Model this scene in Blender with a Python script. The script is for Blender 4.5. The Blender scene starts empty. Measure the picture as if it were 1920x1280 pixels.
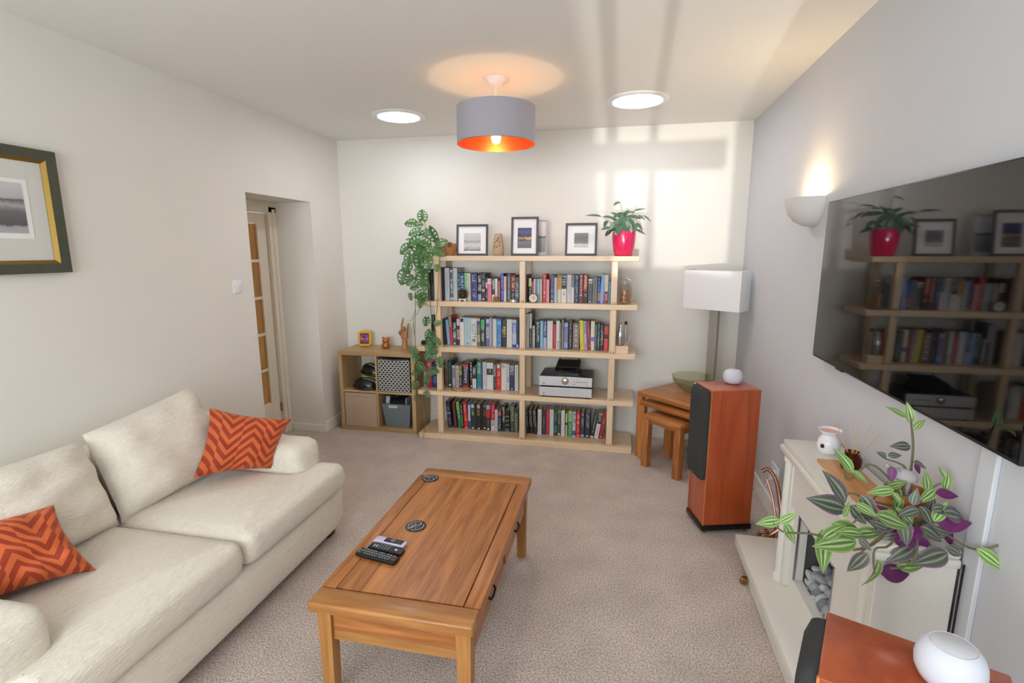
import bpy, bmesh, math, random
from mathutils import Vector, Matrix, Euler
random.seed(11)
R = math.radians
SC = bpy.context.scene
COL = SC.collection
W, H, YF = 3.693, 2.719, -6.4          # room width, height, y of the window wall (back wall y=0, left wall x=0)

# ------------------------------------------------------------------ camera
cd = bpy.data.cameras.new('camera'); cam = bpy.data.objects.new('camera', cd); COL.objects.link(cam)
cd.sensor_width = 36; cd.lens = 948.542 * 36 / 1920; cd.clip_start = .02
_yaw, _pitch, _roll = .2067, .1771, -.0008
_f = Vector((-math.sin(_yaw)*math.cos(_pitch), math.cos(_yaw)*math.cos(_pitch), -math.sin(_pitch)))
_r = Vector((math.cos(_yaw), math.sin(_yaw), 0)); _u = _r.cross(_f)
_r2 = _r*math.cos(_roll) + _u*math.sin(_roll); _u2 = -_r*math.sin(_roll) + _u*math.cos(_roll)
M = Matrix((_r2, _u2, -_f)).transposed().to_4x4(); M.translation = Vector((2.6701, -4.617, 1.6894))
cam.matrix_world = M
SC.camera = cam

# ------------------------------------------------------------------ world, daylight, exposure
wd = bpy.data.worlds.new('world'); SC.world = wd; wd.use_nodes = True
wbg = wd.node_tree.nodes['Background']; wbg.inputs[0].default_value = (.85, .93, 1.0, 1); wbg.inputs[1].default_value = 6.0
SC.view_settings.view_transform = 'Standard'; SC.view_settings.look = 'None'
SC.view_settings.gamma = 1; SC.view_settings.use_curve_mapping = False
SC.view_settings.exposure = 0.93
SC.cycles.max_bounces = 8; SC.cycles.transmission_bounces = 6; SC.cycles.glossy_bounces = 3; SC.cycles.caustics_reflective = False; SC.cycles.caustics_refractive = False
WIN = (.45, 3.04, .75, 2.42)            # window opening x0,x1,z0,z1
pl = bpy.data.lights.new('window_portal', 'AREA'); pl.shape = 'RECTANGLE'; pl.size = WIN[1]-WIN[0]; pl.size_y = WIN[3]-WIN[2]
pl.cycles.is_portal = True
po = bpy.data.objects.new('window_portal', pl); COL.objects.link(po)
po.location = ((WIN[0]+WIN[1])/2, YF-.16, (WIN[2]+WIN[3])/2); po.rotation_euler = (R(90), 0, 0)
# sunlight thrown back up through the window by the wet ground outside
sl = bpy.data.lights.new('bounced_sunlight', 'SPOT'); sl.energy = 1000; sl.color = (1, .97, .9)
sl.spot_size = R(34); sl.spot_blend = .3; sl.shadow_soft_size = .022
so = bpy.data.objects.new('bounced_sunlight', sl); COL.objects.link(so); so.location = (2.62, -11.0, .30); so.scale = (.21, 1, 1)
so.rotation_euler = (Vector((3.08, 0, 3.4)) - so.location).to_track_quat('-Z', 'Y').to_euler()

# ------------------------------------------------------------------ materials
def lin(h):
    h = h.lstrip('#'); v = [int(h[i:i+2], 16)/255 for i in (0, 2, 4)]
    return tuple(c/12.92 if c <= .04045 else ((c+.055)/1.055)**2.4 for c in v) + (1,)
MC = {}
def mat(name, hexc, rough=.5, metal=0, bump=0, bscale=200, var=0, vscale=8, trans=0, coat=0, emit=None, ior=1.45, alpha=1, spec=.5, sheen=0):
    if name in MC: return MC[name]
    m = bpy.data.materials.new(name); m.use_nodes = True; nt = m.node_tree; b = nt.nodes['Principled BSDF']
    b.inputs['Base Color'].default_value = lin(hexc); b.inputs['Roughness'].default_value = rough
    b.inputs['Metallic'].default_value = metal; b.inputs['IOR'].default_value = ior
    b.inputs['Transmission Weight'].default_value = trans; b.inputs['Coat Weight'].default_value = coat
    b.inputs['Coat Roughness'].default_value = .08; b.inputs['Specular IOR Level'].default_value = spec
    b.inputs['Sheen Weight'].default_value = sheen
    if emit: b.inputs['Emission Color'].default_value = lin(emit[0]); b.inputs['Emission Strength'].default_value = emit[1]
    if var or bump:
        tc = nt.nodes.new('ShaderNodeTexCoord')
    if var:
        n = nt.nodes.new('ShaderNodeTexNoise'); n.inputs['Scale'].default_value = vscale; n.inputs['Detail'].default_value = 5
        nt.links.new(tc.outputs['Object'], n.inputs['Vector'])
        mx = nt.nodes.new('ShaderNodeMixRGB'); mx.blend_type = 'MIX'
        c = lin(hexc); mx.inputs[1].default_value = tuple(x*(1-var) for x in c[:3])+(1,); mx.inputs[2].default_value = tuple(min(1, x*(1+var)) for x in c[:3])+(1,)
        nt.links.new(n.outputs['Fac'], mx.inputs[0]); nt.links.new(mx.outputs[0], b.inputs['Base Color'])
    if bump:
        n2 = nt.nodes.new('ShaderNodeTexNoise'); n2.inputs['Scale'].default_value = bscale; n2.inputs['Detail'].default_value = 4
        nt.links.new(tc.outputs['Object'], n2.inputs['Vector'])
        bp = nt.nodes.new('ShaderNodeBump'); bp.inputs['Strength'].default_value = bump; bp.inputs['Distance'].default_value = .01
        nt.links.new(n2.outputs['Fac'], bp.inputs['Height']); nt.links.new(bp.outputs[0], b.inputs['Normal'])
    MC[name] = m
    return m
def wood(name, c1, c2, axis=0, scale=1.0, rough=.4, spread=.5, knots=True, coat=0):
    if name in MC: return MC[name]
    m = bpy.data.materials.new(name); m.use_nodes = True; nt = m.node_tree; b = nt.nodes['Principled BSDF']
    b.inputs['Roughness'].default_value = rough; b.inputs['Coat Weight'].default_value = coat; b.inputs['Coat Roughness'].default_value = .15
    tc = nt.nodes.new('ShaderNodeTexCoord'); oi = nt.nodes.new('ShaderNodeObjectInfo')
    ad = nt.nodes.new('ShaderNodeVectorMath'); ad.operation = 'MULTIPLY_ADD'
    cmb = nt.nodes.new('ShaderNodeCombineXYZ')
    for i in range(3): nt.links.new(oi.outputs['Random'], cmb.inputs[i])
    nt.links.new(cmb.outputs[0], ad.inputs[0]); ad.inputs[1].default_value = (7.3, 5.1, 9.7); nt.links.new(tc.outputs['Object'], ad.inputs[2])
    mp = nt.nodes.new('ShaderNodeMapping'); s = [14*scale]*3; s[axis] = 1.1*scale; mp.inputs['Scale'].default_value = s
    nt.links.new(ad.outputs[0], mp.inputs['Vector'])
    n = nt.nodes.new('ShaderNodeTexNoise'); n.inputs['Scale'].default_value = 1.6; n.inputs['Detail'].default_value = 8; n.inputs['Distortion'].default_value = 1.2
    nt.links.new(mp.outputs[0], n.inputs['Vector'])
    mp2 = nt.nodes.new('ShaderNodeMapping'); s2 = [160*scale]*3; s2[axis] = 6*scale; mp2.inputs['Scale'].default_value = s2
    nt.links.new(ad.outputs[0], mp2.inputs['Vector'])
    n2 = nt.nodes.new('ShaderNodeTexNoise'); n2.inputs['Scale'].default_value = 1; n2.inputs['Detail'].default_value = 3
    nt.links.new(mp2.outputs[0], n2.inputs['Vector'])
    ma = nt.nodes.new('ShaderNodeMath'); ma.operation = 'MULTIPLY_ADD'; ma.inputs[1].default_value = .35
    nt.links.new(n2.outputs['Fac'], ma.inputs[0]); nt.links.new(n.outputs['Fac'], ma.inputs[2])
    cr = nt.nodes.new('ShaderNodeValToRGB'); cr.color_ramp.elements[0].position = .68-spread*.36; cr.color_ramp.elements[1].position = .68+spread*.36
    cr.color_ramp.elements[0].color = lin(c2); cr.color_ramp.elements[1].color = lin(c1)
    nt.links.new(ma.outputs[0], cr.inputs[0])
    hs = nt.nodes.new('ShaderNodeHueSaturation'); mr = nt.nodes.new('ShaderNodeMapRange'); mr.inputs[3].default_value = .9; mr.inputs[4].default_value = 1.1
    nt.links.new(oi.outputs['Random'], mr.inputs[0]); nt.links.new(mr.outputs[0], hs.inputs['Value']); nt.links.new(cr.outputs[0], hs.inputs['Color'])
    nt.links.new(hs.outputs[0], b.inputs['Base Color'])
    bp = nt.nodes.new('ShaderNodeBump'); bp.inputs['Strength'].default_value = .08; bp.inputs['Distance'].default_value = .005
    nt.links.new(ma.outputs[0], bp.inputs['Height']); nt.links.new(bp.outputs[0], b.inputs['Normal'])
    MC[name] = m
    return m

def thin_glass(name, tint='ffffff', refl=1.0, rough=.02):
    """thin clear glass: light passes straight through, the surface mirrors by Fresnel"""
    m = bpy.data.materials.new(name); m.use_nodes = True; nt = m.node_tree; nt.nodes.remove(nt.nodes['Principled BSDF'])
    tr = nt.nodes.new('ShaderNodeBsdfTransparent'); tr.inputs[0].default_value = lin(tint)
    gl = nt.nodes.new('ShaderNodeBsdfGlossy'); gl.inputs['Roughness'].default_value = rough
    lw = nt.nodes.new('ShaderNodeLayerWeight'); pw_ = nt.nodes.new('ShaderNodeMath'); pw_.operation = 'POWER'; pw_.inputs[1].default_value = 4; nt.links.new(lw.outputs['Facing'], pw_.inputs[0])
    mu = nt.nodes.new('ShaderNodeMath'); mu.operation = 'MULTIPLY_ADD'; mu.inputs[1].default_value = .6*refl; mu.inputs[2].default_value = .035*refl; nt.links.new(pw_.outputs[0], mu.inputs[0])
    mx = nt.nodes.new('ShaderNodeMixShader'); nt.links.new(mu.outputs[0], mx.inputs[0]); nt.links.new(tr.outputs[0], mx.inputs[1]); nt.links.new(gl.outputs[0], mx.inputs[2])
    nt.links.new(mx.outputs[0], nt.nodes['Material Output'].inputs[0]); MC[name] = m
    return m
# ------------------------------------------------------------------ mesh helpers
class MB:
    def __init__(s): s.v = []; s.f = []; s.mi = []; s.uv = None
    def add(s, v, f, mi=0):
        o = len(s.v); s.v += [tuple(p) for p in v]; s.f += [tuple(i+o for i in q) for q in f]; s.mi += [mi]*len(f); return s
    def box(s, lo, hi, bev=0, seg=2, mi=0):
        x0, y0, z0 = lo; x1, y1, z1 = hi
        v = [(x0,y0,z0),(x1,y0,z0),(x1,y1,z0),(x0,y1,z0),(x0,y0,z1),(x1,y0,z1),(x1,y1,z1),(x0,y1,z1)]
        f = [(0,3,2,1),(4,5,6,7),(0,1,5,4),(1,2,6,5),(2,3,7,6),(3,0,4,7)]
        if bev: return s.bev(v, f, bev, seg, mi)
        return s.add(v, f, mi)
    def bev(s, v, f, w, seg=2, mi=0):
        bm = bmesh.new(); vs = [bm.verts.new(p) for p in v]
        for q in f: bm.faces.new([vs[i] for i in q])
        bmesh.ops.recalc_face_normals(bm, faces=bm.faces)
        bmesh.ops.bevel(bm, geom=list(bm.edges), offset=w, segments=seg, profile=.5, affect='EDGES', clamp_overlap=True)
        return s.bm(bm, mi)
    def bm(s, bm, mi=0):
        bm.verts.index_update(); s.add([p.co[:] for p in bm.verts], [[q.index for q in f.verts] for f in bm.faces], mi); bm.free(); return s
    def prism(s, poly, z0, z1, axis=2, bev=0, seg=2, mi=0):
        def p3(a, b, c):
            return {2: (a, b, c), 1: (a, c, b), 0: (c, a, b)}[axis]
        n = len(poly); v = [p3(a, b, z0) for a, b in poly] + [p3(a, b, z1) for a, b in poly]
        f = [tuple(range(n-1, -1, -1)), tuple(range(n, 2*n))] + [(i, (i+1) % n, n+(i+1) % n, n+i) for i in range(n)]
        if bev: return s.bev(v, f, bev, seg, mi)
        bm = bmesh.new(); vs = [bm.verts.new(q) for q in v]
        for q in f: bm.faces.new([vs[i] for i in q])
        bmesh.ops.recalc_face_normals(bm, faces=bm.faces)
        return s.bm(bm, mi)
    def lathe(s, prof, c=(0,0,0), seg=24, mi=0, a0=0, a1=2*math.pi, axis=2):
        full = abs(a1-a0-2*math.pi) < 1e-6; n = seg if full else seg+1; v = []; f = []
        for r, z in prof:
            for k in range(n):
                a = a0+(a1-a0)*k/seg; x, y = r*math.cos(a), r*math.sin(a)
                p = {2: (x, y, z), 1: (x, z, y), 0: (z, x, y)}[axis]
                v.append((c[0]+p[0], c[1]+p[1], c[2]+p[2]))
        for i in range(len(prof)-1):
            for k in range(seg):
                k2 = (k+1) % n
                q = (i*n+k, i*n+k2, (i+1)*n+k2, (i+1)*n+k)
                f.append(q if axis != 1 else q[::-1])
        return s.add(v, f, mi)
    def tube(s, pts, r, seg=8, mi=0, cap=True, smooth=0):
        P = [Vector(p) for p in pts]
        if smooth: P = catmull(P, smooth)
        n = len(P); rr = r if isinstance(r, (list, tuple)) else [r]*n
        if len(rr) != n: rr = [rr[0]+(rr[-1]-rr[0])*i/(n-1) for i in range(n)]
        v = []; f = []; prev = None
        for i, p in enumerate(P):
            t = (P[min(i+1, n-1)]-P[max(i-1, 0)]).normalized()
            if prev is None:
                a = t.orthogonal().normalized()
            else:
                a = (prev-t*prev.dot(t)); a = a.normalized() if a.length > 1e-6 else t.orthogonal().normalized()
            prev = a; b = t.cross(a)
            for k in range(seg):
                th = 2*math.pi*k/seg; v.append(p+(a*math.cos(th)+b*math.sin(th))*rr[i])
        for i in range(n-1):
            for k in range(seg):
                f.append((i*seg+k, i*seg+(k+1) % seg, (i+1)*seg+(k+1) % seg, (i+1)*seg+k))
        if cap: f += [tuple(range(seg-1, -1, -1)), tuple((n-1)*seg+k for k in range(seg))]
        return s.add(v, f, mi)
    def ell(s, c, r, seg=14, rings=8, mi=0, rot=None):
        v = []; f = []
        for i in range(rings+1):
            ph = math.pi*i/rings
            for k in range(seg):
                th = 2*math.pi*k/seg
                p = Vector((r[0]*math.sin(ph)*math.cos(th), r[1]*math.sin(ph)*math.sin(th), -r[2]*math.cos(ph)))
                if rot is not None: p = rot @ p
                v.append(p+Vector(c))
        for i in range(rings):
            for k in range(seg):
                f.append((i*seg+k, i*seg+(k+1) % seg, (i+1)*seg+(k+1) % seg, (i+1)*seg+k))
        return s.add(v, f, mi)
    def softbox(s, lo, hi, r, n=6, bulge=(0, 0, 0), noise=0, mi=0):
        lo = Vector(lo); hi = Vector(hi); c = (lo+hi)/2; h = (hi-lo)/2; idx = {}; v = []; f = []
        rnd = random.Random(int(abs(lo.x*1000+lo.y*313+lo.z*77)))
        ph = [rnd.uniform(0, 6) for _ in range(6)]
        def vert(p):
            key = tuple(round(q, 5) for q in p)
            if key in idx: return idx[key]
            q = Vector((p[0]*h.x, p[1]*h.y, p[2]*h.z)); inn = Vector([max(-(h[k]-r), min(h[k]-r, q[k])) for k in range(3)])
            d = q-inn; q = inn+(d.normalized()*r if d.length > 1e-9 else d)
            for k in range(3):
                a, b = (k+1) % 3, (k+2) % 3
                q[k] += math.copysign(1, p[k])*abs(p[k])**2*bulge[k]*(1-p[a]**2)*(1-p[b]**2) if abs(p[k]) > 1e-6 else 0
            if noise:
                q += Vector((math.sin(q.y*21+ph[0])*math.sin(q.z*17+ph[1]), math.sin(q.x*19+ph[2])*math.sin(q.z*23+ph[3]), math.sin(q.x*16+ph[4])*math.sin(q.y*13+ph[5])))*noise
            idx[key] = len(v); v.append(q+c); return idx[key]
        ts = [-1+2*i/n for i in range(n+1)]
        # denser towards the edges
        ts = [math.copysign(abs(t)**.55, t) for t in ts]
        for k in range(3):
            a, b = (k+1) % 3, (k+2) % 3
            for sg in (-1, 1):
                for i in range(n):
                    for j in range(n):
                        q = []
                        for (u, w) in ((ts[i], ts[j]), (ts[i+1], ts[j]), (ts[i+1], ts[j+1]), (ts[i], ts[j+1])):
                            p = [0, 0, 0]; p[k] = sg; p[a] = u; p[b] = w; q.append(vert(p))
                        f.append(tuple(q) if sg > 0 else tuple(q[::-1]))
        return s.add(v, f, mi)
    def xf(s, m):
        s.v = [tuple(m @ Vector(p)) for p in s.v]; return s
def catmull(P, k):
    out = []
    for i in range(len(P)-1):
        p0, p1, p2, p3 = P[max(i-1, 0)], P[i], P[i+1], P[min(i+2, len(P)-1)]
        for j in range(k):
            t = j/k
            out.append(.5*((2*p1)+(p2-p0)*t+(2*p0-5*p1+4*p2-p3)*t*t+(3*p1-p0-3*p2+p3)*t**3))
    out.append(P[-1]); return out
OFF = {}
def mesh_of(name, mb, mats, off=(0,0,0), smooth=40):
    me = bpy.data.meshes.new(name); ox, oy, oz = off
    me.from_pydata([(x-ox, y-oy, z-oz) for x, y, z in mb.v], [], mb.f)
    for m in (mats if isinstance(mats, (list, tuple)) else [mats]): me.materials.append(m)
    if any(mb.mi): me.polygons.foreach_set('material_index', mb.mi)
    if mb.uv:
        ul = me.uv_layers.new(name='UVMap')
        for lp in me.loops: ul.data[lp.index].uv = mb.uv[lp.vertex_index]
    me.validate(); me.update()
    if smooth:
        me.shade_smooth(); me.set_sharp_from_angle(angle=R(smooth))
    return me
def link(name, me, parent=None):
    o = bpy.data.objects.new(name, me); COL.objects.link(o)
    if parent: o.parent = parent
    return o
def part(name, mb, m, parent, label=None, smooth=40, kind=None):
    """a part, given in the same coordinates as its thing (world unless the thing was made local)"""
    off = OFF.get(parent.name, (0,0,0))
    o = link(name, mesh_of(name, mb, m, off, smooth), parent); OFF[o.name] = off
    if label: o['label'] = label
    if kind: o['kind'] = kind
    return o
def thing(name, label, cat, loc, rz=0, group=None, local=False):
    o = link(name, None); o.location = loc; o.rotation_euler = (0, 0, rz)
    o['label'] = label; o['category'] = cat
    if group: o['group'] = group
    OFF[o.name] = (0,0,0) if local else tuple(loc)
    o.empty_display_size = .05
    return o
def solo(name, mb, m, label, cat, group=None, smooth=40, loc=None):
    """a thing that is one mesh, its origin at the middle of its base"""
    xs = [p[0] for p in mb.v]; ys = [p[1] for p in mb.v]; zs = [p[2] for p in mb.v]
    off = loc or ((min(xs)+max(xs))/2, (min(ys)+max(ys))/2, min(zs))
    o = link(name, mesh_of(name, mb, m, off, smooth)); o.location = off; OFF[o.name] = off
    o['label'] = label; o['category'] = cat
    if group: o['group'] = group
    return o
def struct(name, mb, m, parent=None, smooth=0):
    o = link(name, mesh_of(name, mb, m, (0,0,0), smooth), parent)
    if not parent: o['kind'] = 'structure'
    OFF[o.name] = (0,0,0)
    return o
def text_mesh(body, size, align='CENTER'):
    cu = bpy.data.curves.new('writing', 'FONT'); cu.body = body; cu.size = size; cu.align_x = align; cu.align_y = 'CENTER'; cu.resolution_u = 2
    o = bpy.data.objects.new('writing', cu); COL.objects.link(o)
    dg = bpy.context.evaluated_depsgraph_get(); dg.update()
    me = bpy.data.meshes.new_from_object(o.evaluated_get(dg))
    v = [p.co[:] for p in me.vertices]; f = [tuple(q.vertices) for q in me.polygons]
    bpy.data.objects.remove(o); bpy.data.meshes.remove(me)
    return v, f
GLY = [[(0,0,.25,1),(.25,.75,1,1),(.25,.4,.8,.6)], [(0,0,.25,1),(.75,0,1,1),(.25,.4,.75,.6)], [(0,0,.25,1),(.25,0,1,.22)], [(.38,0,.62,1),(0,.78,1,1)],
       [(0,0,.25,1),(.75,0,1,1),(.25,0,.75,.22),(.25,.78,.75,1)], [(0,0,.25,1),(.25,.78,1,1),(.25,0,1,.22),(.25,.4,.85,.6)], [(.36,0,.64,1)], [(0,0,.25,1),(.25,.78,1,1),(.75,.45,1,.78),(.25,.4,1,.58)]]
def marks(L, wd, rnd):
    """illegible lettering: strokes along u (0..L), height v (-wd/2..wd/2)"""
    out = []; u = 0; cw = wd*.72
    while u+cw <= L+1e-6:
        if rnd.random() > .12:
            for a, b, c, d in rnd.choice(GLY): out.append((u+a*cw*.8, (b-.5)*wd, u+c*cw*.8, (d-.5)*wd))
        u += cw
    return out

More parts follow.
